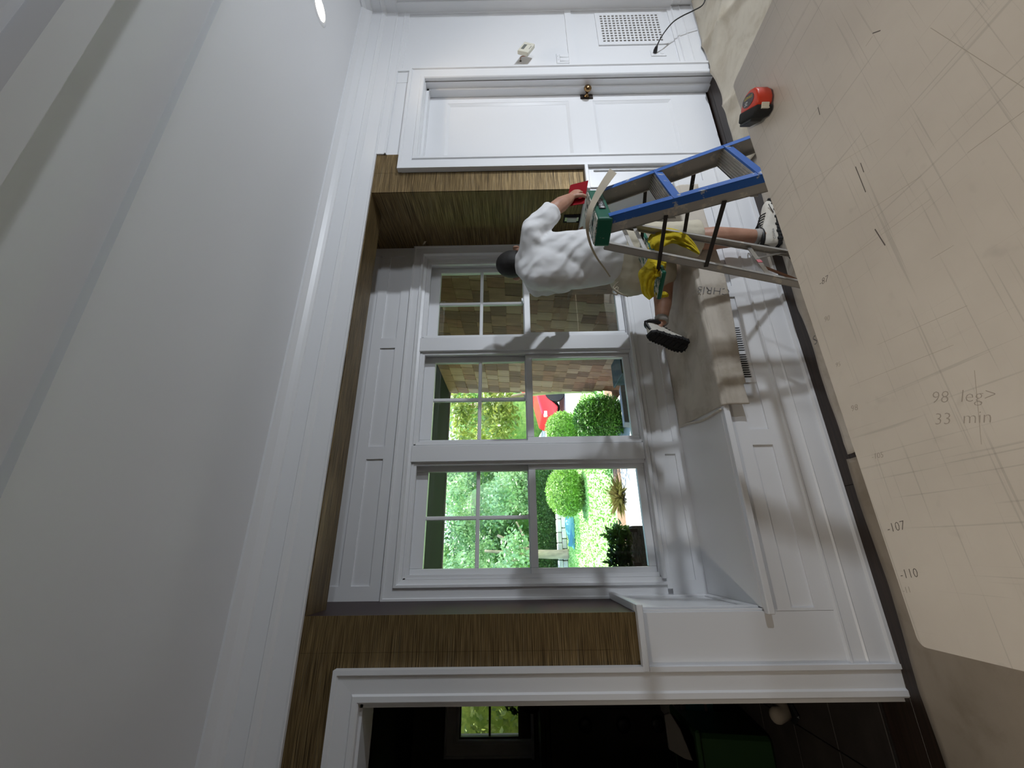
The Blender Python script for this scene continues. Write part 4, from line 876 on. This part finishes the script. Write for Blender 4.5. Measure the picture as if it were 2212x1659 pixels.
# ------------------------------------------------------------------ outside: wing wall with cedar shingles, porch roof
wing = struct('wall_wing', MB().box(2.14,6.6,0.66,3.70,-0.4,3.2), plain('dark_sheathing', (0.05,0.035,0.025), 0.9))
shm = []
for k, (a, b_) in enumerate((((0.18,0.090,0.050),(0.31,0.168,0.098)),((0.105,0.048,0.027),(0.21,0.104,0.060)),((0.25,0.146,0.088),(0.38,0.240,0.156)),((0.150,0.064,0.034),(0.28,0.130,0.074)))):
    m, nt, bs = nm('cedar_shingle_%d' % k)
    g_ = noise(nt, (9,26,4), 4.0, 0.6, 0.3, (k*3.1,0,0)); nt.links.new(ramp(nt, g_, [(0.28, a), (0.72, b_)]), bs.inputs['Base Color']); bs.inputs['Roughness'].default_value = 0.85
    bump(nt, bs, g_, 0.5, 0.004); shm.append(m)
rn = random.Random(4); shmesh = {}
z = GZ-0.02; cnt = 0
while z < 2.34:
    y = 0.62-rn.random()*0.12
    while y < 3.70:
        w = rn.choice((0.155,0.18,0.205,0.23)); k = rn.randrange(4); w2 = min(w, 3.70-y)
        if w2 < 0.03: break
        key = (round(w2,3), k)
        if key not in shmesh:
            mb = MB(); ww_ = w2-0.006
            vs = [(0,0,0.16),(0,ww_,0.16),(-0.006,ww_,0.16),(-0.006,0,0.16),(0,0,0),(0,ww_,0),(-0.020,ww_,0),(-0.020,0,0)]
            me = bpy.data.meshes.new('shingle'); me.from_pydata(vs, [], [(0,1,2,3),(7,6,5,4),(3,2,6,7),(0,3,7,4),(1,5,6,2),(0,4,5,1)]); me.materials.append(shm[k]); shmesh[key] = me
        o = bpy.data.objects.new('shingle', shmesh[key]); COL.objects.link(o); o.parent = wing; o.matrix_parent_inverse = WM(wing).inverted()
        o.location = (2.14, y, z+rn.uniform(-0.004,0.004)); y += w2; cnt += 1
    z += 0.150
soffm = plain('dark_green_soffit', (0.008,0.011,0.010), 0.9, spec=0.1)
struct('porch_roof', MB().box(-4.6,2.12,0.66,3.64,2.385,2.65), soffm)
struct('porch_trim', MB().box(-4.6,2.12,3.64,3.655,2.365,2.55), plain('porch_edge', (0.62,0.62,0.52), 0.6))
# ------------------------------------------------------------------ outside: plants
def leaves(mb_center, radii, n, size, seed, shell=0.55, asp=0.5, flat=0.0, droop=0.0):
    rn = np.random.RandomState(seed); d = rn.normal(size=(n,3)); d /= np.linalg.norm(d,axis=1)[:,None]
    r_ = shell+(1-shell)*rn.uniform(0,1,n)**0.6; P = d*r_[:,None]*np.array(radii)+np.array(mb_center)
    a = rn.normal(size=(n,3)); a[:,2] -= droop; a /= np.linalg.norm(a,axis=1)[:,None]
    nn = d+rn.normal(size=(n,3))*0.8; b_ = np.cross(nn, a); b_ /= np.linalg.norm(b_,axis=1)[:,None]+1e-9
    s = size*rn.uniform(0.6,1.3,n)[:,None]; e = P+a*s; m1 = P+a*s*0.5+b_*s*asp*0.5; m2 = P+a*s*0.5-b_*s*asp*0.5
    return np.stack([P,m1,e,m2],1).reshape(-1,3)
def foliage(name, m, arrs, parent, core=None, **t):
    v = np.concatenate(arrs); f = np.arange(len(v)).reshape(-1,4); mb = MB()
    vs = v.tolist(); fs = f.tolist()
    if core:
        for (c, r_) in core:
            k = MB().ell(c, *r_); b0 = len(vs); vs += [tuple(p) for p in k.v]; fs += [[i+b0 for i in q] for q in k.f]
    me = bpy.data.meshes.new(name); me.from_pydata(vs, [], fs); me.materials.append(m)
    o = bpy.data.objects.new(name, me); COL.objects.link(o)
    if parent is not None: o.parent = parent; o.matrix_parent_inverse = WM(parent).inverted()
    tag(o, **t); return o
def gnd(px, py):
    d = at(px, py, 1.0)-CAM; return CAM+d*((GZ-CAM.z)/d.z)
def ball(px, py, t, r_, h, n, label, seed, m=leafE):
    c = at(px, py, t); root = thing('clipped_bush', (c.x,c.y,GZ), label, 'bush', 'round clipped bushes on the lawn')
    foliage('foliage', m, [leaves((c.x,c.y,c.z), (r_,r_,h), n, 0.055, seed, 0.82, 0.55)], root, [((c.x,c.y,c.z),(r_*0.86,r_*0.86,h*0.86))])
    MB().tube([(c.x,c.y,GZ),(c.x,c.y,c.z)], 0.05, 8).build('stem', bark, root)
    return c
ball(1222,1062,9.5,0.56,0.46,7000,'large round clipped bush in the left window, on the lawn', 11)
ball(1216,925,9.8,0.40,0.40,5000,'small round clipped bush in the middle window, beside the red car', 12)
# tall evergreen shrub beside the shingle wall
c = at(1302,903,6.0); root = thing('evergreen_shrub', (c.x,c.y,GZ), 'dense bright green evergreen shrub by the end of the shingle wall', 'shrub')
foliage('foliage', leaf_mat('leaf_juniper', (0.03,0.13,0.015), (0.16,0.40,0.05), 14.0), [leaves((c.x,c.y,c.z+0.03), (0.34,0.33,0.40), 10000, 0.05, 13, 0.6, 0.35)], root, [((c.x,c.y,c.z+0.02),(0.24,0.25,0.28))])
for k in range(5): MB().tube([(c.x+0.04*math.cos(k*1.3),c.y+0.04*math.sin(k*1.3),GZ),(c.x+0.16*math.cos(k*1.3),c.y+0.16*math.sin(k*1.3),c.z-0.1)], [0.014,0.008], 6).build('stem', bark, root)
# plane tree with pale forked trunk
b0 = gnd(1229,1197); root = thing('forked_tree', b0, 'pale forked tree standing on the lawn in the left window', 'tree')
q = b0+V((0.02,0.1,1.02))
MB().tube(spline([b0, b0+V((0.0,0.02,0.5)), q], 5), [0.15,0.14,0.135,0.13,0.13,0.13,0.13,0.128,0.125,0.125,0.125], 12).build('trunk', bark, root, smooth=True)
for k, (dx, dy, dz, r0) in enumerate(((0.55,0.2,1.15,0.085),(-0.30,0.3,1.0,0.08),(0.1,-0.4,1.5,0.07),(0.95,0.4,0.55,0.05),(-0.9,-0.2,1.9,0.05))):
    MB().tube(spline([q-V((0,0,0.12)), q+V((dx*0.35,dy*0.3,dz*0.4)), q+V((dx,dy,dz))], 5), np.linspace(r0*1.2, r0*0.5, 11).tolist(), 10).build('branch', bark, root, smooth=True)
ar = []
rn2 = np.random.RandomState(5)
for k in range(26):
    ar.append(leaves(b0+V((rn2.uniform(-2.3,2.6), rn2.uniform(-1.0,1.6), rn2.uniform(1.35,4.8))), (0.75,0.6,0.45), 700, 0.13, 100+k, 0.1, 0.55, 0, 0.8))
foliage('crown', leafB, ar, root)
# near tree with yellowing leaves in the middle window
b1 = at(1120,905,7.2); b1.z = GZ; root = thing('yellowing_tree', b1, 'leafy tree with yellowing leaves in the upper middle window', 'tree')
MB().tube(spline([b1+V((0.75,0.6,0)), b1+V((0.7,0.6,1.2)), b1+V((0.3,0.3,2.6))], 5), 0.05, 8).build('trunk', bark, root, smooth=True)
ar = []
for k in range(12): ar.append(leaves(at(rn2.uniform(985,1090), rn2.uniform(855,960), 7.2+rn2.uniform(-0.5,0.7)), (0.36,0.36,0.26), 300, 0.10, 200+k, 0.1, 0.45, 0, 0.5))
foliage('crown', leafC, ar, root)
# hedge, stone wall and the trees behind
hg = thing('clipped_hedge', (-1.0,13.0,GZ), 'long clipped green hedge behind the low stone wall', 'hedge')
rnh = np.random.RandomState(8); n = 16000
P = np.stack([rnh.uniform(-6,2.6,n), 12.35+rnh.normal(0,0.05,n), rnh.uniform(0.02,1.02,n)+GZ], 1)
top = rnh.rand(n) < 0.25; P[top,2] = 1.0+GZ+rnh.normal(0,0.03,top.sum()); P[top,1] = rnh.uniform(12.35,13.2,top.sum())
a = rnh.normal(size=(n,3)); a /= np.linalg.norm(a,axis=1)[:,None]; b_ = rnh.normal(size=(n,3)); b_ = np.cross(a,b_); b_ /= np.linalg.norm(b_,axis=1)[:,None]
s = 0.08; LV = np.stack([P, P+a*s*.5+b_*s*.25, P+a*s, P+a*s*.5-b_*s*.25],1).reshape(-1,3)
foliage('foliage', leafD, [LV], hg); MB().box(-6,2.6,12.4,13.2,GZ+0.02,0.98+GZ).build('mass', leafD, hg)
sw = thing('stone_wall', (-1.0,11.9,GZ), 'low pale dry-stone wall along the back of the lawn', 'wall')
stm = [plain('stone_%d' % k, c_, 0.9, var=0.2, vs=(5,5,5), bmp=0.5, bs_=(20,20,20), bd=0.01) for k, c_ in enumerate(((0.55,0.53,0.50),(0.45,0.43,0.40),(0.62,0.60,0.57)))]
rs = random.Random(9)
for row in range(2):
    x = -5.5+0.2*row
    while x < 2.2:
        w = rs.uniform(0.28,0.55); MB().box(x, x+w-0.02, 11.75+rs.uniform(-0.03,0.02), 12.1, GZ+0.15*row, GZ+0.15*row+0.143).build('stone', stm[rs.randrange(3)], sw, bevel=0.02); x += w
bt = [(-9.5,21,5.0,leafA),(-5.2,20,5.5,leafB),(-0.9,21.5,6.5,leafA),(3.4,20.5,6.0,leafD),(7.8,21.5,6.5,leafB),(12.2,21,6.0,leafA),(-3.0,16.2,3.6,leafD),(1.3,16.4,3.8,leafD),(5.6,16.8,4.4,leafA),(10,16.8,4.6,leafB)]
lbl = ['at the far left','second from the left','behind the forked tree','dark, behind the hedge end','behind the red car','at the far right','low dark, left of the forked tree','low dark, right of the forked tree','fresh green, above the red car','right of the red car']
for k, (x, y, h, m_) in enumerate(bt):
    root = thing('background_tree', (x,y,GZ), 'leafy background tree beyond the garden, '+lbl[k], 'tree', 'trees beyond the garden')
    ar = [leaves((x+rn2.uniform(-0.9,0.9), y+rn2.uniform(-0.8,0.8), rn2.uniform(0.6,h)), (1.25,1.0,1.0), 900, 0.20, 300+20*k+j, 0.3, 0.55, 0, 0.5) for j in range(9)]
    foliage('crown', m_, ar, root, [((x,y,h*0.52),(1.6,1.1,h*0.50))])
    MB().tube([(x,y,GZ),(x,y,h*0.5)], 0.16, 8).build('trunk', bark, root)
# small plants along the path, planter with shrub
def spiky(px, py, n, L, label, seed, m, z=None):
    c = gnd(px, py) if z is None else V(z); root_ = None
    rs_ = random.Random(seed); mb = MB()
    for k in range(n):
        a = rs_.uniform(0,2*math.pi); el = rs_.uniform(0.25,1.3); d = V((math.cos(a)*math.cos(el), math.sin(a)*math.cos(el), math.sin(el))); l_ = L*rs_.uniform(0.6,1.1); sd_ = d.cross(V((0,0,1))).normalized()*0.004
        p = c+V((rs_.uniform(-.05,.05),rs_.uniform(-.05,.05),0)); e = p+d*l_+V((0,0,-0.25*l_*math.cos(el))); mi = p+d*l_*0.55
        mb.add([p-sd_*.6,p+sd_*.6,mi+sd_,e,mi-sd_], [(0,1,2,3,4)])
    return mb.build('spiky_plant', m, None, label=label, cat='plant', group='spiky plants outside')
spiky(1345,1072,200,0.34,'spiky brownish plant growing beside the pale path', 21, leaf_mat('leaf_dry', (0.16,0.11,0.04), (0.32,0.34,0.10), 9.0))
pc = at(1386,1196,4.0)
pln = thing('planter', (pc.x,pc.y,GZ), 'grey bark-textured planter box outside the left window', 'planter')
pm, nt, bs = nm('bark_textured_planter'); g_ = noise(nt, (14,14,60), 4.0, 0.6, 1.5); nt.links.new(ramp(nt, g_, [(0.35,(0.10,0.095,0.088)),(0.65,(0.36,0.345,0.32))]), bs.inputs['Base Color']); bs.inputs['Roughness'].default_value = 0.9; bump(nt, bs, g_, 1.0, 0.02)
PX0, PX1, PY0, PY1, PT = pc.x-0.16, pc.x+0.26, pc.y, pc.y+0.30, 0.285
MB().box(PX0,PX1,PY0,PY0+0.03,GZ+0.004,PT).box(PX0,PX1,PY1-0.03,PY1,GZ+0.004,PT).box(PX0,PX0+0.03,PY0+0.03,PY1-0.03,GZ+0.004,PT).box(PX1-0.03,PX1,PY0+0.03,PY1-0.03,GZ+0.004,PT).build('box', pm, pln, bevel=0.006)
bx('soil', mulch, pln, PX0+0.03,PX1-0.03,PY0+0.03,PY1-0.03,GZ+0.01,PT-0.03)
for sg, px_ in ((0,PX0+0.05),(1,PX1-0.06)): MB().box(px_,px_+0.03,PY0-0.012,PY0,PT-0.05,PT+0.02).build('bracket', bronze, pln)
for k, (dx, sd_, lb) in enumerate(((0.17,31,'green leafy plant at the right end of the grey planter'),(-0.04,32,'dark green leafy plant at the left end of the grey planter'))):
    c_ = V((pc.x+dx,pc.y+0.17,PT-0.03)); root = thing('planter_plant', c_, lb, 'plant', 'plants in the planter')
    foliage('foliage', leafA if k == 0 else leafD, [leaves((c_.x,c_.y,c_.z+0.13), (0.12,0.11,0.14), 500, 0.075, sd_, 0.1, 0.35)], root)
    for j in range(6): MB().tube([c_, c_+V((0.08*math.cos(j),0.08*math.sin(j),0.14))], 0.004, 5).build('stem', leafD, root)
# grey board and green trough at the wall foot
p = at(1352,878,5.0)
gb = MB(); gb.bar(at(1347,838,5.15), at(1357,918,4.7), 0.10, 0.10); gb.build('painted_board', plain('grey_painted_wood', (0.55,0.55,0.55), 0.7, var=0.15, vs=(30,30,30)), None, bevel=0.006, label='grey painted board lying below the evergreen shrub', cat='board')
tr_ = at(1340,803,4.9); rt_ = thing('green_trough', (tr_.x,tr_.y,GZ), 'weathered dark green trough against the foot of the shingle wall', 'trough')
gm = plain('weathered_green', (0.065,0.085,0.07), 0.8, var=0.3, vs=(20,20,20))
MB().prism([(tr_.y-0.30,GZ+0.01),(tr_.y+0.02,GZ+0.01),(tr_.y+0.06,tr_.z+0.07),(tr_.y-0.34,tr_.z+0.07)], tr_.x-0.16, tr_.x+0.10).build('body', gm, rt_, bevel=0.01)
MB().box(tr_.x-0.18,tr_.x+0.12,tr_.y-0.36,tr_.y+0.08,tr_.z+0.06,tr_.z+0.085).build('rim', gm, rt_, bevel=0.008)
# upturned teal boat
c = gnd(1240,1142); bo_ = thing('upturned_boat', c, 'small teal and blue boat lying on the lawn by the stone wall', 'boat')
def hull(u, v):
    w = math.sin(math.pi*min(max(u,0.0),1.0))**0.7; g = math.pi*v
    return (c.x-0.55+1.15*u, c.y+0.22*w*math.cos(g), c.z+0.02+0.27*w*math.sin(g)*(0.6+0.4*u))
MB().grid(hull, 20, 10).build('hull', plain('teal_paint', (0.07,0.26,0.27), 0.4), bo_, smooth=True)
MB().bar((c.x-0.45,c.y-0.16,c.z+0.16), (c.x+0.12,c.y-0.20,c.z+0.03), 0.02, 0.10).build('side_board', plain('blue_paint', (0.06,0.20,0.38), 0.4), bo_)
# red car
cc = gnd(1222,884); car = thing('red_car', (cc.x+1.6,cc.y+0.8,GZ), 'red car parked on the driveway behind the shingle wall', 'car')
cm = plain('red_car_paint', (0.62,0.022,0.035), 0.2); x0c = cc.x-0.25; y0c = cc.y
def carprof(s):
    return [(0.0,0.30),(0.02,0.58),(0.12,0.74),(0.95,0.92),(1.55,1.38),(2.9,1.44),(3.6,1.02),(4.25,0.92),(4.3,0.35),(3.95,0.22),(3.72,0.42),(3.45,0.52),(3.18,0.42),(2.95,0.20),(1.32,0.20),(1.10,0.42),(0.83,0.52),(0.56,0.42),(0.36,0.22)]
MB().prism([(x0c+a_, GZ+b__) for a_, b__ in carprof(0)], y0c, y0c+1.7, 'Y').build('body', cm, car, bevel=0.06, seg=3, smooth=False)
for wx in (0.83,3.45):
    for wy in (y0c-0.01, y0c+1.55): MB().lathe([(0.20,0.0),(0.31,0.0),(0.31,0.17),(0.20,0.17)], 24, frame((x0c+wx,wy+0.17,GZ+0.31),(1,0,0),(0,0,1))).build('wheel', rubber, car); 
    MB().lathe([(0.19,0.0),(0.19,0.02),(0.05,0.03),(0.01,0.035)], 20, frame((x0c+wx,y0c+0.02,GZ+0.31),(1,0,0),(0,0,1))).build('hub', steel, car)
MB().prism([(x0c+1.06,GZ+0.96),(x0c+1.60,GZ+1.33),(x0c+2.1,GZ+1.36),(x0c+2.1,GZ+0.96)], y0c-0.012, y0c-0.004, 'Y').build('side_window', plain('car_glass', (0.03,0.035,0.04), 0.1), car)
MB().box(x0c+0.03,x0c+0.22,y0c-0.006,y0c+0.1,GZ+0.56,GZ+0.68).build('headlight', plain('headlight', (0.75,0.7,0.6), 0.15), car, bevel=0.02)
MB().box(x0c+0.98,x0c+1.14,y0c-0.14,y0c-0.02,GZ+0.92,GZ+1.04).build('mirror', cm, car, bevel=0.03)
MB().box(x0c-0.02,x0c+0.3,y0c-0.012,y0c+1.7,GZ+0.26,GZ+0.42).build('bumper', cm, car, bevel=0.04)
bx('door_handle', steel, car, x0c+1.78,x0c+1.92,y0c-0.02,y0c,GZ+0.86,GZ+0.885)
# pale house far behind
hx = at(1095,895,29.0); hs = thing('far_house', (hx.x+1.5,hx.y+2,GZ), 'pale house half hidden behind the leaves in the middle window', 'house')
hw_ = plain('pale_siding', (0.72,0.74,0.76), 0.7)
MB().box(hx.x-1.6,hx.x+4.5,hx.y,hx.y+4,GZ,2.9).build('wall', hw_, hs)
MB().prism([(hx.x-1.9,2.9),(hx.x+4.8,2.9),(hx.x+1.45,4.6)], hx.y-0.2, hx.y+4.2, 'Y').build('roof', plain('grey_shingle_roof', (0.16,0.16,0.17), 0.8), hs)
for a_ in (-1.1,0.6,2.3): bx('window', plain('far_pane_%d' % int(a_*10), (0.04,0.06,0.08), 0.15), hs, hx.x+a_,hx.x+a_+0.8,hx.y-0.03,hx.y,1.2,2.3)
# hedge outside the side-room window
sh2 = thing('side_shrub', (-1.9,4.1,GZ), 'sunlit green shrub seen through the dark side room window', 'shrub')
foliage('foliage', leafC, [leaves((-1.95,4.2,1.6), (1.5,0.5,1.7), 6000, 0.10, 71, 0.5, 0.5)], sh2, [((-1.95,4.35,1.5),(1.3,0.3,1.5))])
# ------------------------------------------------------------------ things in the side room
kb = plain('dark_cabinet_wood', (0.020,0.014,0.011), 0.5)
sb = thing('dark_sideboard', (-1.25,2.3,0), 'dark wooden sideboard with round knobs under the side room window', 'sideboard')
bx('body', kb, sb, -2.2,-0.70,2.18,2.58,0.05,1.24, bevel=0.005); bx('top', kb, sb, -2.24,-0.66,2.14,2.585,1.24,1.28, bevel=0.004)
for i in range(3): bx('drawer', kb, sb, -2.15+0.49*i,-1.69+0.49*i,2.165,2.18,0.15,1.20, bevel=0.004)
for zz in (0.35,0.62,0.92): MB().lathe([(0.014,0),(0.05,0.012),(0.055,0.022),(0.03,0.032),(0.002,0.035)], 20, frame((-1.30,2.165,zz),(1,0,0),(0,0,1))).build('knob', black, sb, smooth=True)
def sp(px, py, Y):
    d = at(px, py, 1.0)-CAM; return CAM+d*((Y-CAM.y)/d.y)
g0 = sp(1590,1585,1.05); gA = sp(1500,1585,1.05)
gbn = thing('green_bin', (g0.x-0.15,1.25,0), 'dark green plastic bin in the dark side room', 'bin')
gm2 = plain('bin_green', (0.016,0.060,0.014), 0.5)
MB().prism([(gA.x,gA.z),(g0.x-0.02,0.0),(g0.x-0.42,0.0),(gA.x-0.44,gA.z)], 1.05, 1.45, 'Y').build('body', gm2, gbn, bevel=0.02)
MB().box(gA.x-0.46,gA.x+0.02,1.03,1.47,gA.z-0.03,gA.z).build('rim', gm2, gbn, bevel=0.01)
greyb = plain('grey_beige_plastic', (0.13,0.12,0.105), 0.6)
lp = [sp(1436,1545,1.0), sp(1448,1540,1.0), sp(1470,1575,1.0), sp(1498,1645,1.0), sp(1480,1640,1.0), sp(1446,1620,1.0)]
MB().prism([(q_.x,q_.z) for q_ in lp], 1.00, 1.02, 'Y').build('bin_lid', greyb, None, bevel=0.004, label='grey beige lid propped up on the dark green bin', cat='lid')
c1, c2 = sp(1452,1512,1.55), sp(1548,1550,1.55)
co = thing('cooler_box', ((c1.x+c2.x)/2,1.7,0), 'teal cooler with white lid and handle in the dark side room', 'cooler')
MB().box(c2.x-0.05,c1.x+0.22,1.56,1.86,c2.z,c1.z-0.09).build('body', plain('teal_plastic', (0.05,0.36,0.40), 0.5), co, bevel=0.015)
MB().box(c2.x-0.06,c1.x+0.23,1.55,1.87,c1.z-0.09,c1.z).build('lid', plain('dull_white_plastic', (0.34,0.33,0.31), 0.5), co, bevel=0.012)
MB().tube(spline([(c2.x+0.10,1.55,c1.z-0.05),(c2.x-0.06,1.52,c1.z-0.07),(c2.x-0.06,1.52,c1.z-0.20),(c2.x+0.08,1.55,c1.z-0.22)], 6), 0.010, 8).build('handle', plain('handle_white', (0.42,0.41,0.38), 0.5), co, smooth=True)
bx('stand', kb, co, c2.x-0.04,c1.x+0.2,1.57,1.85,0,c2.z, bevel=0.004)
b1_ = sp(1800,1535,0.75)
cs = thing('canvas_shoe', (b1_.x,0.78,0), 'beige canvas shoe on the dark side room floor', 'shoe')
MB().tube([(b1_.x-0.02,0.76,0.10),(b1_.x-0.02,0.78,0.06),(b1_.x+0.04,0.83,0.045),(b1_.x+0.12,0.90,0.035)], [0.040,0.046,0.045,0.032], 14, asp=0.9, cap='round').build('upper', plain('beige_canvas', (0.34,0.29,0.23), 0.9), cs, smooth=True)
MB().box(-0.05,0.16,-0.042,0.042,0.0,0.018, frame((b1_.x-0.01,0.78,0.0),(0.75,0.66,0),(-0.66,0.75,0))).build('sole', black, cs, bevel=0.01)
d1 = sp(1112,1530,2.3)
vp = thing('flower_vase', (d1.x,2.35,1.28), 'dark vase with a few leaves on the sideboard below the side window', 'vase')
MB().lathe([(0.03,0),(0.055,0.03),(0.05,0.10),(0.025,0.14),(0.03,0.16)], 16, Matrix.Translation((d1.x,2.35,1.28))).build('vase', black, vp, smooth=True)
foliage('sprig', leafD, [leaves((d1.x,2.35,1.50), (0.07,0.05,0.07), 60, 0.05, 5, 0.1, 0.5)], vp)
print('SHINGLES', cnt)
